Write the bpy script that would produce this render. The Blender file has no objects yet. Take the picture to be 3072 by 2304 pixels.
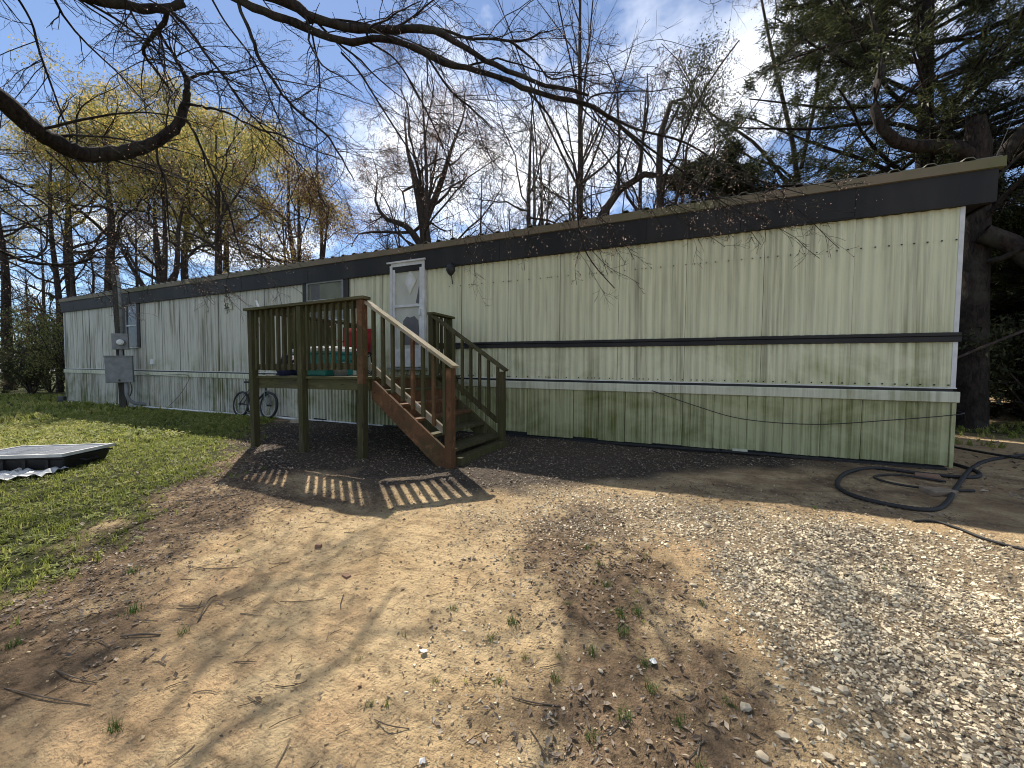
import bpy, math, random
import numpy as np
from math import radians, sin, cos, pi
from mathutils import Matrix, Vector

SC = bpy.context.scene
COL = SC.collection

# ------------------------------------------------------------------ camera
cam_d = bpy.data.cameras.new('camera')
cam = bpy.data.objects.new('camera', cam_d); COL.objects.link(cam)
cam_d.sensor_width = 36.0; cam_d.lens = 13.52; cam_d.clip_start = 0.05; cam_d.clip_end = 2000
cam.location = (0, 0, 1.15)
cam.rotation_euler = (radians(90 - 1.9), 0, radians(24.5))
SC.camera = cam
SC.render.resolution_x, SC.render.resolution_y = 1024, 768

# ------------------------------------------------------------------ sun, sky, exposure
SUN_AZ, SUN_EL = -50.0, 48.0            # degrees: west of the wall normal (+Y), above the horizon
sun_dir = Vector((sin(radians(SUN_AZ)) * cos(radians(SUN_EL)), cos(radians(SUN_AZ)) * cos(radians(SUN_EL)), sin(radians(SUN_EL))))
sd = bpy.data.lights.new('sun', 'SUN'); sd.energy = 5.0; sd.angle = radians(0.55); sd.color = (1.0, 0.93, 0.83)
so = bpy.data.objects.new('sun', sd); COL.objects.link(so)
so.rotation_euler = sun_dir.to_track_quat('Z', 'Y').to_euler()
so.location = (-30, 26, 30)

W = bpy.data.worlds.new('World'); SC.world = W; W.use_nodes = True
nt = W.node_tree; nt.nodes.clear()
def wn(t, **k):
    n = nt.nodes.new(t)
    for a, b in k.items(): setattr(n, a, b)
    return n
wo = wn('ShaderNodeOutputWorld'); bg = wn('ShaderNodeBackground'); bg.inputs['Strength'].default_value = 0.096
sky = wn('ShaderNodeTexSky', sky_type='NISHITA'); sky.sun_disc = False
sky.sun_elevation = radians(SUN_EL); sky.sun_rotation = radians(SUN_AZ); sky.dust_density = 0.08; sky.ozone_density = 5.0; sky.air_density = 1.0; sky.altitude = 1500
tc = wn('ShaderNodeTexCoord')
sep = wn('ShaderNodeSeparateXYZ'); nt.links.new(tc.outputs['Generated'], sep.inputs[0])
zadd = wn('ShaderNodeMath', operation='MAXIMUM'); zadd.inputs[1].default_value = 0.02; nt.links.new(sep.outputs['Z'], zadd.inputs[0])
zz = wn('ShaderNodeMath', operation='ADD'); zz.inputs[1].default_value = 0.18; nt.links.new(zadd.outputs[0], zz.inputs[0])
dx = wn('ShaderNodeMath', operation='DIVIDE'); nt.links.new(sep.outputs['X'], dx.inputs[0]); nt.links.new(zz.outputs[0], dx.inputs[1])
dy = wn('ShaderNodeMath', operation='DIVIDE'); nt.links.new(sep.outputs['Y'], dy.inputs[0]); nt.links.new(zz.outputs[0], dy.inputs[1])
cmb = wn('ShaderNodeCombineXYZ'); nt.links.new(dx.outputs[0], cmb.inputs[0]); nt.links.new(dy.outputs[0], cmb.inputs[1]); cmb.inputs[2].default_value = 4.6
cn = wn('ShaderNodeTexNoise'); cn.inputs['Scale'].default_value = 1.15; cn.inputs['Detail'].default_value = 7; cn.inputs['Roughness'].default_value = 0.58; cn.inputs['Distortion'].default_value = 0.35
nt.links.new(cmb.outputs[0], cn.inputs['Vector'])
cr = wn('ShaderNodeValToRGB'); cr.color_ramp.elements[0].position = 0.51; cr.color_ramp.elements[1].position = 0.68
cr.color_ramp.elements[0].color = (0.05, 0.05, 0.05, 1)
nt.links.new(cn.outputs['Fac'], cr.inputs[0])
cmix = wn('ShaderNodeMix', data_type='RGBA'); nt.links.new(cr.outputs[0], cmix.inputs['Factor'])
nt.links.new(sky.outputs[0], cmix.inputs['A']); cmix.inputs['B'].default_value = (11.5, 11.7, 12.0, 1)
nt.links.new(cmix.outputs['Result'], bg.inputs['Color']); nt.links.new(bg.outputs[0], wo.inputs[0])

vs = SC.view_settings
vs.view_transform = 'Standard'; vs.look = 'None'; vs.exposure = 0.74; vs.gamma = 1.0; vs.use_curve_mapping = False
SC.cycles.use_denoising = True; SC.cycles.filter_width = 1.05
SC.cycles.max_bounces = 6; SC.cycles.transparent_max_bounces = 8

# ------------------------------------------------------------------ materials
def socket_mix(t, a, b, fac, blend='MIX'):
    m = t.nodes.new('ShaderNodeMix'); m.data_type = 'RGBA'; m.blend_type = blend
    for key, v in (('Factor', fac), ('A', a), ('B', b)):
        if isinstance(v, (int, float)): m.inputs[key].default_value = v
        elif isinstance(v, tuple): m.inputs[key].default_value = (*v, 1) if len(v) == 3 else v
        else: t.links.new(v, m.inputs[key])
    return m.outputs['Result']
def mapped(t, src, scale):
    mp = t.nodes.new('ShaderNodeMapping'); mp.inputs['Scale'].default_value = scale; t.links.new(src, mp.inputs[0]); return mp.outputs[0]
def noise(t, vec, scale, detail=5, rough=.55, dist=0.0):
    n = t.nodes.new('ShaderNodeTexNoise'); n.inputs['Scale'].default_value = scale; n.inputs['Detail'].default_value = detail
    n.inputs['Roughness'].default_value = rough; n.inputs['Distortion'].default_value = dist
    t.links.new(vec, n.inputs['Vector']); return n.outputs['Fac']
def ramp(t, fac, lo, hi, a=0.0, b=1.0):
    m = t.nodes.new('ShaderNodeMapRange'); m.inputs['From Min'].default_value = lo; m.inputs['From Max'].default_value = hi
    m.inputs['To Min'].default_value = a; m.inputs['To Max'].default_value = b; t.links.new(fac, m.inputs['Value']); return m.outputs[0]
def mul(t, a, b, op='MULTIPLY'):
    m = t.nodes.new('ShaderNodeMath'); m.operation = op
    for i, v in enumerate((a, b)):
        if isinstance(v, (int, float)): m.inputs[i].default_value = v
        else: t.links.new(v, m.inputs[i])
    return m.outputs[0]
def new_mat(name):
    m = bpy.data.materials.new(name); m.use_nodes = True
    t = m.node_tree; p = t.nodes['Principled BSDF']
    return m, t, p
def pos_vec(t, kind):
    if kind == 'Position': return t.nodes.new('ShaderNodeNewGeometry').outputs['Position']
    return t.nodes.new('ShaderNodeTexCoord').outputs['Object']
def bump(t, p, height, strength, dist=0.01):
    b = t.nodes.new('ShaderNodeBump'); b.inputs['Strength'].default_value = strength; b.inputs['Distance'].default_value = dist
    t.links.new(height, b.inputs['Height']); t.links.new(b.outputs[0], p.inputs['Normal'])
def pm(name, c1, c2=None, scale=8, rough=.75, bmp=.3, stretch=(1, 1, 1), metal=0.0, spec=.35, coords='Position', lo=.35, hi=.65, c3=None, s3=2.0, bdist=.004):
    m, t, p = new_mat(name)
    c2 = c2 or tuple(v * .7 for v in c1)
    v = mapped(t, pos_vec(t, coords), stretch)
    n = noise(t, v, scale)
    col = socket_mix(t, c1, c2, ramp(t, n, lo, hi))
    if c3:
        n3 = noise(t, v, s3, 4); col = socket_mix(t, col, c3, ramp(t, n3, .5, .68))
    t.links.new(col, p.inputs['Base Color'])
    p.inputs['Roughness'].default_value = rough; p.inputs['Metallic'].default_value = metal; p.inputs['Specular IOR Level'].default_value = spec
    if bmp: bump(t, p, noise(t, v, scale * 2.2, 6, .65), bmp, bdist)
    return m
def leaf_mat(name, ca, cb, cc=None, trans=.35, rough=.55):
    m, t, p = new_mat(name)
    a = t.nodes.new('ShaderNodeAttribute'); a.attribute_name = 'tint'
    r = t.nodes.new('ShaderNodeValToRGB'); t.links.new(a.outputs['Fac'], r.inputs[0])
    r.color_ramp.elements[0].color = (*ca, 1); r.color_ramp.elements[1].color = (*cb, 1)
    if cc: e = r.color_ramp.elements.new(.5); e.color = (*cc, 1)
    t.links.new(r.outputs[0], p.inputs['Base Color']); p.inputs['Roughness'].default_value = rough; p.inputs['Specular IOR Level'].default_value = .25
    if trans:
        tr = t.nodes.new('ShaderNodeBsdfTranslucent'); t.links.new(r.outputs[0], tr.inputs['Color'])
        mx = t.nodes.new('ShaderNodeMixShader'); mx.inputs[0].default_value = trans
        t.links.new(p.outputs[0], mx.inputs[1]); t.links.new(tr.outputs[0], mx.inputs[2])
        t.links.new(mx.outputs[0], t.nodes['Material Output'].inputs['Surface'])
    return m
def siding_mat(name, base, dirt, green, dirt_amt, green_amt, ztop_fade=None):
    m, t, p = new_mat(name)
    g = pos_vec(t, 'Position')
    st = noise(t, mapped(t, g, (26, 3, .55)), 1.0, 6, .62)             # fine rain streaks
    big = noise(t, mapped(t, g, (2.2, 1, .5)), 1.0, 4, .55)            # broad grimy runs
    blot = noise(t, mapped(t, g, (1.3, 1, 1.6)), 1.0, 5, .6, .4)
    spk = noise(t, mapped(t, g, (1, 1, 1)), 90, 3, .6)
    sz = t.nodes.new('ShaderNodeSeparateXYZ'); t.links.new(g, sz.inputs[0])
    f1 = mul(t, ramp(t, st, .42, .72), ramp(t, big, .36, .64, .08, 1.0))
    f1 = mul(t, f1, ramp(t, sz.outputs['X'], -4.0, -12.0, 1.0, 1.7))     # grime deepened toward the far end to paint in the wall's shading falloff
    greyed_base = socket_mix(t, base, (.54, .525, .47), ramp(t, sz.outputs['X'], -5.5, -9.0, 0.0, .85 if ztop_fade else .0))   # base colour mixes toward grey past the door
    col = socket_mix(t, greyed_base, dirt, mul(t, f1, dirt_amt))
    low = ramp(t, sz.outputs['Z'], 1.9, .9, .04, 1.0)                   # algae has grown where splashes keep the sheet damp
    f2 = mul(t, mul(t, ramp(t, blot, .46, .68), ramp(t, st, .36, .6, .35, 1.0)), low)
    col = socket_mix(t, col, green, mul(t, f2, green_amt))
    col = socket_mix(t, col, tuple(v * .55 for v in base), mul(t, ramp(t, spk, .6, .8), .25))
    t.links.new(col, p.inputs['Base Color']); p.inputs['Roughness'].default_value = .55; p.inputs['Specular IOR Level'].default_value = .35
    dent = noise(t, mapped(t, g, (1.6, 1, 1.1)), 1.0, 3, .5)
    bump(t, p, mul(t, st, mul(t, dent, 9.0), 'ADD'), .16, .004)
    return m
def wood_mat(name, a, b, c, sx=(1, 1, 1)):
    m, t, p = new_mat(name)
    g = pos_vec(t, 'Position')
    gr = noise(t, mapped(t, g, sx), 14, 7, .65, .6)
    bl = noise(t, g, 2.1, 4, .55, .3)
    col = socket_mix(t, a, b, ramp(t, gr, .34, .66))
    col = socket_mix(t, col, c, mul(t, ramp(t, bl, .44, .62), .75))
    oi = t.nodes.new('ShaderNodeObjectInfo').outputs['Random']
    col = socket_mix(t, col, tuple(v * .42 for v in a), ramp(t, oi, .35, 1.0, .0, .6))
    crack = noise(t, mapped(t, g, tuple(v * 3.2 for v in sx)), 16, 5, .6, .3)
    col = socket_mix(t, col, tuple(v * .2 for v in b), ramp(t, crack, .60, .70, 0, .85))
    pale = noise(t, mapped(t, g, tuple(v * 2.0 for v in sx)), 9, 4, .6, .2)
    col = socket_mix(t, col, tuple(min(v * 2.1, .5) for v in a), ramp(t, pale, .58, .74, 0, .45))
    t.links.new(col, p.inputs['Base Color']); p.inputs['Roughness'].default_value = .85; p.inputs['Specular IOR Level'].default_value = .2
    bump(t, p, gr, .7, .006)
    return m

M = {}
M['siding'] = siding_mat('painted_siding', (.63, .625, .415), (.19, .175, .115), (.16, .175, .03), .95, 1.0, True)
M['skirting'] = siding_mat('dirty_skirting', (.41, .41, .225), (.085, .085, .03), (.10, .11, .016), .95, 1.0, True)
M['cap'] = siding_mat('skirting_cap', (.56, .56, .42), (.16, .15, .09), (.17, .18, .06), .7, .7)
M['dark_trim'] = pm('dark_brown_fascia', (.016, .0155, .0155), (.030, .028, .026), 2.2, .6, .1, stretch=(1, 1, .25), spec=.25)
M['roof_trim'] = pm('tan_roof_trim', (.19, .145, .095), (.15, .125, .075), 2.5, .6, .1, c3=(.12, .125, .045), s3=.5)
M['roof_metal'] = pm('weathered_roof_metal', (.22, .20, .16), (.15, .14, .10), 4, .5, .1, metal=.2)
M['white_metal'] = pm('chalky_white_metal', (.66, .66, .64), (.5, .5, .48), 6, .5, .05)
M['white_pl'] = pm('white_plastic', (.75, .75, .72), (.62, .62, .58), 5, .4, .03)
M['door'] = pm('old_door_skin', (.50, .50, .42), (.40, .40, .33), 3, .55, .06, stretch=(1, 1, .5))
M['cardboard'] = pm('grey_patch_board', (.13, .13, .13), (.10, .10, .10), 4, .8, .05)
M['glass'] = pm('dark_window_glass', (.05, .053, .053), (.07, .073, .073), 1.5, .15, 0, spec=.3)
M['glass_lit'] = pm('curtained_glass', (.15, .155, .09), (.10, .105, .06), 2.5, .3, 0, spec=.25)
M['black'] = pm('black_metal', (.018, .018, .019), (.03, .03, .03), 9, .5, .1)
M['rubber'] = pm('black_rubber', (.02, .02, .02), (.035, .033, .03), 30, .7, .15)
M['grey_metal'] = pm('galvanised_grey', (.25, .255, .25), (.18, .185, .18), 7, .55, .08)
M['steel'] = pm('dull_steel', (.5, .5, .5), (.35, .35, .35), 10, .35, .05, metal=.8)
M['wood'] = wood_mat('mossy_treated_wood', (.100, .086, .042), (.045, .040, .020), (.058, .060, .020), (1, 1, .12))
M['wood_x'] = wood_mat('mossy_treated_board', (.125, .11, .052), (.060, .055, .028), (.075, .078, .026), (.12, 1, 1))
M['wood_red'] = wood_mat('brown_stained_wood', (.17, .085, .040), (.085, .045, .023), (.065, .055, .024), (.35, 1, .35))
M['wood_pale'] = wood_mat('pale_rail_wood', (.40, .34, .24), (.26, .22, .15), (.22, .19, .11), (.3, 1, .3))  # near stair rails, much paler than the other porch wood
M['pole_wood'] = wood_mat('grey_pole_wood', (.105, .095, .08), (.05, .045, .04), (.06, .055, .045), (1, 1, .08))
M['teal'] = pm('teal_plastic', (.035, .27, .23), (.03, .21, .18), 4, .35, .03)
M['red'] = pm('red_canvas', (.26, .02, .016), (.17, .013, .012), 12, .8, .2)
M['blue'] = pm('navy_fabric', (.018, .022, .085), (.01, .012, .04), 8, .7, .4)
M['rock'] = leaf_mat('gravel_stone', (.17, .13, .085), (.76, .66, .47), (.48, .40, .27), trans=0, rough=.9)
M['rock_big'] = pm('pale_rock', (.52, .45, .33), (.34, .28, .19), 18, .9, .5)
M['brick'] = pm('weathered_brick', (.24, .14, .09), (.19, .12, .08), 20, .9, .5)
M['concrete'] = pm('old_concrete', (.26, .20, .14), (.18, .14, .10), 16, .9, .5)
M['stick'] = pm('dead_wood', (.15, .115, .08), (.08, .06, .042), 14, .9, .6, coords='Object')
M['twig_litter'] = leaf_mat('twig_litter', (.05, .036, .025), (.21, .165, .115), trans=0, rough=.9)
M['dead_leaf'] = leaf_mat('dead_leaf', (.09, .065, .046), (.40, .33, .25), (.21, .16, .115), trans=.15, rough=.75)
M['grass'] = leaf_mat('grass_blade', (.15, .18, .036), (.50, .46, .16), (.28, .31, .07), trans=.5, rough=.6)
M['dark_grass'] = leaf_mat('tuft_blade', (.030, .075, .012), (.12, .17, .032), (.055, .11, .017), trans=.35, rough=.5)
M['plastic_sheet'] = pm('crumpled_plastic', (.62, .63, .62), (.42, .43, .42), 5, .3, .3)
M['panel_glass'] = pm('dusty_solar_glass', (.30, .31, .33), (.24, .25, .27), 3, .22, .0, spec=.9)
M['tub'] = pm('black_tub_plastic', (.012, .012, .013), (.02, .02, .02), 5, .55, .08)

def bark_mat(name, a, b, scale, moss=None, bs=.8, bd=.02):
    m, t, p = new_mat(name)
    v = t.nodes.new('ShaderNodeTexCoord').outputs['Object']
    n = noise(t, mapped(t, v, (1, 1, .35)), scale, 8, .7, .8)
    col = socket_mix(t, a, b, ramp(t, n, .36, .62))
    if moss:
        n2 = noise(t, v, 1.7, 5, .6); col = socket_mix(t, col, moss, mul(t, ramp(t, n2, .5, .66), .7))
    t.links.new(col, p.inputs['Base Color']); p.inputs['Roughness'].default_value = .92; p.inputs['Specular IOR Level'].default_value = .15
    bump(t, p, n, bs, bd)
    return m
M['bark'] = bark_mat('grey_brown_bark', (.075, .058, .046), (.028, .022, .018), 9)
M['bark_near'] = bark_mat('deep_furrowed_bark', (.050, .038, .030), (.012, .010, .009), 16, moss=(.06, .06, .045), bs=1.0, bd=.03)
M['bark_pale'] = bark_mat('pale_bark', (.17, .15, .125), (.08, .07, .058), 10)
M['bark_cedar'] = bark_mat('cedar_bark', (.038, .028, .022), (.014, .011, .009), 12)
M['lf_yellow'] = leaf_mat('spring_oak_leaf', (.22, .20, .045), (.62, .43, .14), (.40, .32, .075), trans=.6)
M['lf_green'] = leaf_mat('pine_green_leaf', (.11, .125, .04), (.34, .32, .10), (.20, .21, .06), trans=.56)
M['lf_bud'] = leaf_mat('red_bud', (.19, .10, .068), (.36, .25, .17), (.26, .155, .105), trans=.35)
M['lf_palebud'] = leaf_mat('pale_bud', (.42, .28, .22), (.72, .60, .52), (.55, .40, .33), trans=.45)
M['lf_cedar'] = leaf_mat('cedar_spray', (.018, .026, .012), (.12, .12, .05), (.045, .055, .022), trans=.3)
M['lf_brush'] = leaf_mat('brush_leaf', (.030, .042, .014), (.14, .095, .055), (.055, .07, .022), trans=.3)
M['lf_rust'] = leaf_mat('rust_leaf', (.12, .055, .03), (.27, .15, .085), (.18, .095, .05), trans=.3)
M['clod'] = leaf_mat('soil_clod', (.22, .15, .085), (.58, .45, .27), (.42, .31, .175), trans=0, rough=1.0)
# ------------------------------------------------------------------ mesh helpers
class MB:
    def __init__(s): s.v = []; s.f = []
    def add(s, V, F):
        o = len(s.v); s.v += [tuple(map(float, p)) for p in V]; s.f += [tuple(i + o for i in f) for f in F]; return s
    def box(s, x0, x1, y0, y1, z0, z1):
        V = [(x0, y0, z0), (x1, y0, z0), (x1, y1, z0), (x0, y1, z0), (x0, y0, z1), (x1, y0, z1), (x1, y1, z1), (x0, y1, z1)]
        return s.add(V, [(0, 3, 2, 1), (4, 5, 6, 7), (0, 1, 5, 4), (1, 2, 6, 5), (2, 3, 7, 6), (3, 0, 4, 7)])
    def beam(s, a, b, w, h, up=(0, 0, 1), taper=1.0):
        """a bar of section w x h from a to b"""
        a, b = Vector(a), Vector(b); d = (b - a).normalized(); u = Vector(up)
        if abs(d.dot(u)) > .98: u = Vector((0, 1, 0))
        r = d.cross(u).normalized(); u = r.cross(d)
        V = []
        for p, k in ((a, 1), (b, taper)):
            for i, j in ((-1, -1), (1, -1), (1, 1), (-1, 1)): V.append(p + r * (i * w * k / 2) + u * (j * h * k / 2))
        return s.add(V, [(0, 1, 2, 3), (7, 6, 5, 4), (0, 4, 5, 1), (1, 5, 6, 2), (2, 6, 7, 3), (3, 7, 4, 0)])
    def tube(s, pts, r, n=8, caps=True, closed=False):
        pts = [Vector(p) for p in pts]; k = len(pts)
        rr = list(r) if hasattr(r, '__len__') else [r] * k
        V = []; prev = None
        for i, p in enumerate(pts):
            if closed: d = (pts[(i + 1) % k] - pts[i - 1])
            else: d = pts[min(i + 1, k - 1)] - pts[max(i - 1, 0)]
            d.normalize()
            if prev is None:
                u = d.orthogonal().normalized()
            else:
                u = (prev - d * prev.dot(d))
                u = u.normalized() if u.length > 1e-6 else d.orthogonal().normalized()
            prev = u; w = d.cross(u)
            for j in range(n):
                a = 2 * pi * j / n; V.append(p + (u * cos(a) + w * sin(a)) * rr[i])
        F = []
        for i in range(k if closed else k - 1):
            for j in range(n):
                a, b = i * n + j, i * n + (j + 1) % n; c = ((i + 1) % k) * n
                F.append((a, b, c + (j + 1) % n, c + j))
        if caps and not closed:
            F.append(tuple(range(n - 1, -1, -1))); F.append(tuple(range((k - 1) * n, k * n)))
        return s.add(V, F)
    def prism(s, poly, axis, a, b):
        """poly of 2-D points extruded along axis from a to b"""
        n = len(poly)
        def P(p, t): return {'x': (t, p[0], p[1]), 'y': (p[0], t, p[1]), 'z': (p[0], p[1], t)}[axis]
        V = [P(p, a) for p in poly] + [P(p, b) for p in poly]
        return s.add(V, [tuple(range(n - 1, -1, -1)), tuple(range(n, 2 * n))] + [(i, (i + 1) % n, n + (i + 1) % n, n + i) for i in range(n)])
    def xf(s, mat): s.v = [tuple(mat @ Vector(p)) for p in s.v]; return s
    def mesh(s, name, off=(0, 0, 0)):
        me = bpy.data.meshes.new(name)
        me.from_pydata([(x - off[0], y - off[1], z - off[2]) for x, y, z in s.v], [], s.f); me.update()
        return me
def fix_normals(me):
    import bmesh
    bm = bmesh.new(); bm.from_mesh(me); bmesh.ops.recalc_face_normals(bm, faces=bm.faces); bm.to_mesh(me); bm.free()
def link(name, me, parent=None):
    o = bpy.data.objects.new(name, me); COL.objects.link(o)
    if parent is not None: o.parent = parent
    return o
def root(name, loc, label, cat, group=None, rot=(0, 0, 0)):
    o = bpy.data.objects.new(name, None); COL.objects.link(o); o.empty_display_size = .1
    o.location = loc; o.rotation_euler = rot; tag(o, label, cat, group); return o
def tag(o, label, cat=None, group=None, kind=None):
    o['label'] = label
    if cat: o['category'] = cat
    if group: o['group'] = group
    if kind: o['kind'] = kind
    return o
def topof(o):
    while o.parent is not None: o = o.parent
    return o
def part(name, mb, mat, parent=None, world=True, smooth=False, bevel=0.0):
    """mesh in world coordinates (unless world=False: in the root's own), under an unrotated root"""
    off = tuple(topof(parent).location) if (parent is not None and world) else (0, 0, 0)
    me = mb.mesh(name, off); fix_normals(me); me.materials.append(mat)
    if smooth: me.polygons.foreach_set('use_smooth', [True] * len(me.polygons))
    o = link(name, me, parent)
    if bevel:
        b = o.modifiers.new('edge', 'BEVEL'); b.width = bevel; b.segments = 2; b.limit_method = 'ANGLE'
    return o
def big_mesh(name, V, F, mat, tint=None, smooth=False):
    """numpy mesh: V (n,3), F (m,k) all faces with k corners"""
    me = bpy.data.meshes.new(name); k = F.shape[1]
    me.vertices.add(len(V)); me.vertices.foreach_set('co', V.astype(np.float32).ravel())
    me.loops.add(F.size); me.loops.foreach_set('vertex_index', F.astype(np.int32).ravel())
    me.polygons.add(len(F)); me.polygons.foreach_set('loop_start', np.arange(0, F.size, k, dtype=np.int32))
    if tint is not None:
        a = me.attributes.new('tint', 'FLOAT', 'POINT'); a.data.foreach_set('value', tint.astype(np.float32))
    me.update(calc_edges=True)
    me.polygons.foreach_set('use_smooth', np.full(len(F), smooth))
    me.materials.append(mat)
    return me
def rotmats(rng, n, tilt, yaw=None):
    a = rng.uniform(0, 2 * pi, n) if yaw is None else yaw
    b = rng.normal(0, 1, n) * tilt; c = rng.normal(0, 1, n) * tilt
    ca, sa, cb, sb, cc, sc = np.cos(a), np.sin(a), np.cos(b), np.sin(b), np.cos(c), np.sin(c)
    R = np.zeros((n, 3, 3))
    R[:, 0, 0] = ca * cb; R[:, 0, 1] = ca * sb * sc - sa * cc; R[:, 0, 2] = ca * sb * cc + sa * sc
    R[:, 1, 0] = sa * cb; R[:, 1, 1] = sa * sb * sc + ca * cc; R[:, 1, 2] = sa * sb * cc - ca * sc
    R[:, 2, 0] = -sb; R[:, 2, 1] = cb * sc; R[:, 2, 2] = cb * cc
    return R
def scatter(T, TF, P, R, S, tint):
    """copies of template verts T (v,3), faces TF (f,k) at P (n,3)"""
    if S.ndim == 1: S = S[:, None].repeat(3, 1)
    X = T[None] * S[:, None, :]
    V = np.einsum('nij,nvj->nvi', R, X) + P[:, None, :]
    n, v = len(P), len(T)
    F = (TF[None] + (np.arange(n) * v)[:, None, None]).reshape(-1, TF.shape[1])
    return V.reshape(-1, 3), F, np.repeat(tint, v)
def tubes(P, R, n):
    """P (N,k,3), R (N,k): quads of N tubes with n sides"""
    N, k, _ = P.shape
    D = np.empty_like(P); D[:, 1:-1] = P[:, 2:] - P[:, :-2]; D[:, 0] = P[:, 1] - P[:, 0]; D[:, -1] = P[:, -1] - P[:, -2]
    D /= np.linalg.norm(D, axis=2, keepdims=True) + 1e-9
    mean = D.mean(1); ref = np.where(np.abs(mean[:, 2:3]) > .8, np.array([[1., 0, 0]]), np.array([[0, 0, 1.]]))
    U = np.cross(D, ref[:, None, :]); U /= np.linalg.norm(U, axis=2, keepdims=True) + 1e-9
    Wv = np.cross(D, U)
    a = np.arange(n) * 2 * pi / n
    V = P[:, :, None, :] + R[:, :, None, None] * (U[:, :, None, :] * np.cos(a)[None, None, :, None] + Wv[:, :, None, :] * np.sin(a)[None, None, :, None])
    i = np.arange(k - 1)[:, None] * n; j = np.arange(n)[None, :]; j2 = (j + 1) % n
    q = np.stack([i + j, i + j2, i + n + j2, i + n + j], -1).reshape(-1, 4)
    F = (q[None] + (np.arange(N) * k * n)[:, None, None]).reshape(-1, 4)
    return V.reshape(-1, 3), F
def merge(parts):
    VV, FF, TT, o = [], [], [], 0
    for p in parts:
        VV.append(p[0]); FF.append(p[1] + o); o += len(p[0])
        TT.append(p[2] if len(p) > 2 else np.zeros(len(p[0])))
    return np.concatenate(VV), np.concatenate(FF), np.concatenate(TT)
def smooth_path(pts, sub=4):
    """Catmull-Rom through rows of (x,y,z,r)"""
    A = np.array(pts, float); A = np.vstack([2 * A[0] - A[1], A, 2 * A[-1] - A[-2]]); out = []
    for i in range(1, len(A) - 2):
        p0, p1, p2, p3 = A[i - 1:i + 3]
        for s in np.arange(sub) / sub:
            out.append(.5 * ((2 * p1) + (p2 - p0) * s + (2 * p0 - 5 * p1 + 4 * p2 - p3) * s * s + (3 * p1 - p0 - 3 * p2 + p3) * s ** 3))
    out.append(A[-2]); out = np.array(out); out[:, 3] = np.maximum(out[:, 3], .0015); return out
def resample(P, k):
    """polyline (m,4) to k rows by length"""
    d = np.r_[0, np.cumsum(np.linalg.norm(np.diff(P[:, :3], axis=0), axis=1))]; s = np.linspace(0, d[-1], k)
    return np.stack([np.interp(s, d, P[:, i]) for i in range(P.shape[1])], 1)
def branch_level(rng, P, R, count, t0=.25, t1=1.0, ang=45, ang_sd=12, length=(.3, .5), rel=True, k=5, wander=.15, trop=(0, 0, 0), rr=.5, tip=.25, rmin=.002, shade=.55, slim=.035):
    """children of the N branches P (N,k0,3), R (N,k0)"""
    N, k0, _ = P.shape
    idx = np.repeat(np.arange(N), count); n = len(idx)
    t = rng.uniform(t0, t1, n); f = t * (k0 - 1); i0 = np.minimum(f.astype(int), k0 - 2); u = (f - i0)[:, None]
    A, B = P[idx, i0], P[idx, i0 + 1]; start = A + (B - A) * u
    r0 = R[idx, i0] * (1 - u[:, 0]) + R[idx, i0 + 1] * u[:, 0]
    D = B - A; D /= np.linalg.norm(D, axis=1, keepdims=True) + 1e-9
    rnd = rng.normal(size=(n, 3)); perp = np.cross(D, rnd); perp /= np.linalg.norm(perp, axis=1, keepdims=True) + 1e-9
    th = np.radians(rng.normal(ang, ang_sd, n))[:, None]
    d = D * np.cos(th) + perp * np.sin(th)
    plen = np.linalg.norm(np.diff(P, axis=1), axis=2).sum(1)[idx] if rel else np.ones(n)
    ln = plen * rng.uniform(*length, n) * (1 - shade * (t - t0) / max(t1 - t0, 1e-6))
    out = np.empty((n, k, 3)); out[:, 0] = start; trop = np.array(trop)[None]
    for j in range(1, k):
        d = d + rng.normal(0, wander, (n, 3)) + trop; d /= np.linalg.norm(d, axis=1, keepdims=True)
        out[:, j] = out[:, j - 1] + d * (ln / (k - 1))[:, None]
    rad = np.maximum(np.minimum(r0 * rr, ln * slim + .002), rmin)[:, None] * np.linspace(1, tip, k)[None]
    return out, np.maximum(rad, rmin * .6)
def tips(P):
    return P[:, -1], P[:, -1] - P[:, -2]
LEAF_T = np.array([[0, -.16, 0], [.34, .34, .06], [1.05, -.04, 0]]); LEAF_F = np.array([[0, 1, 2]])
def leaves_at(rng, Q, n_each, spread, size, tilt=1.2, tz=1.0):
    P = np.repeat(Q, n_each, 0); P = P + rng.normal(0, spread, P.shape) * np.array([1, 1, tz])
    n = len(P); S = rng.uniform(size[0], size[1], n)
    return scatter(LEAF_T, LEAF_F, P, rotmats(rng, n, tilt), S, rng.uniform(0, 1, n))
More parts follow.
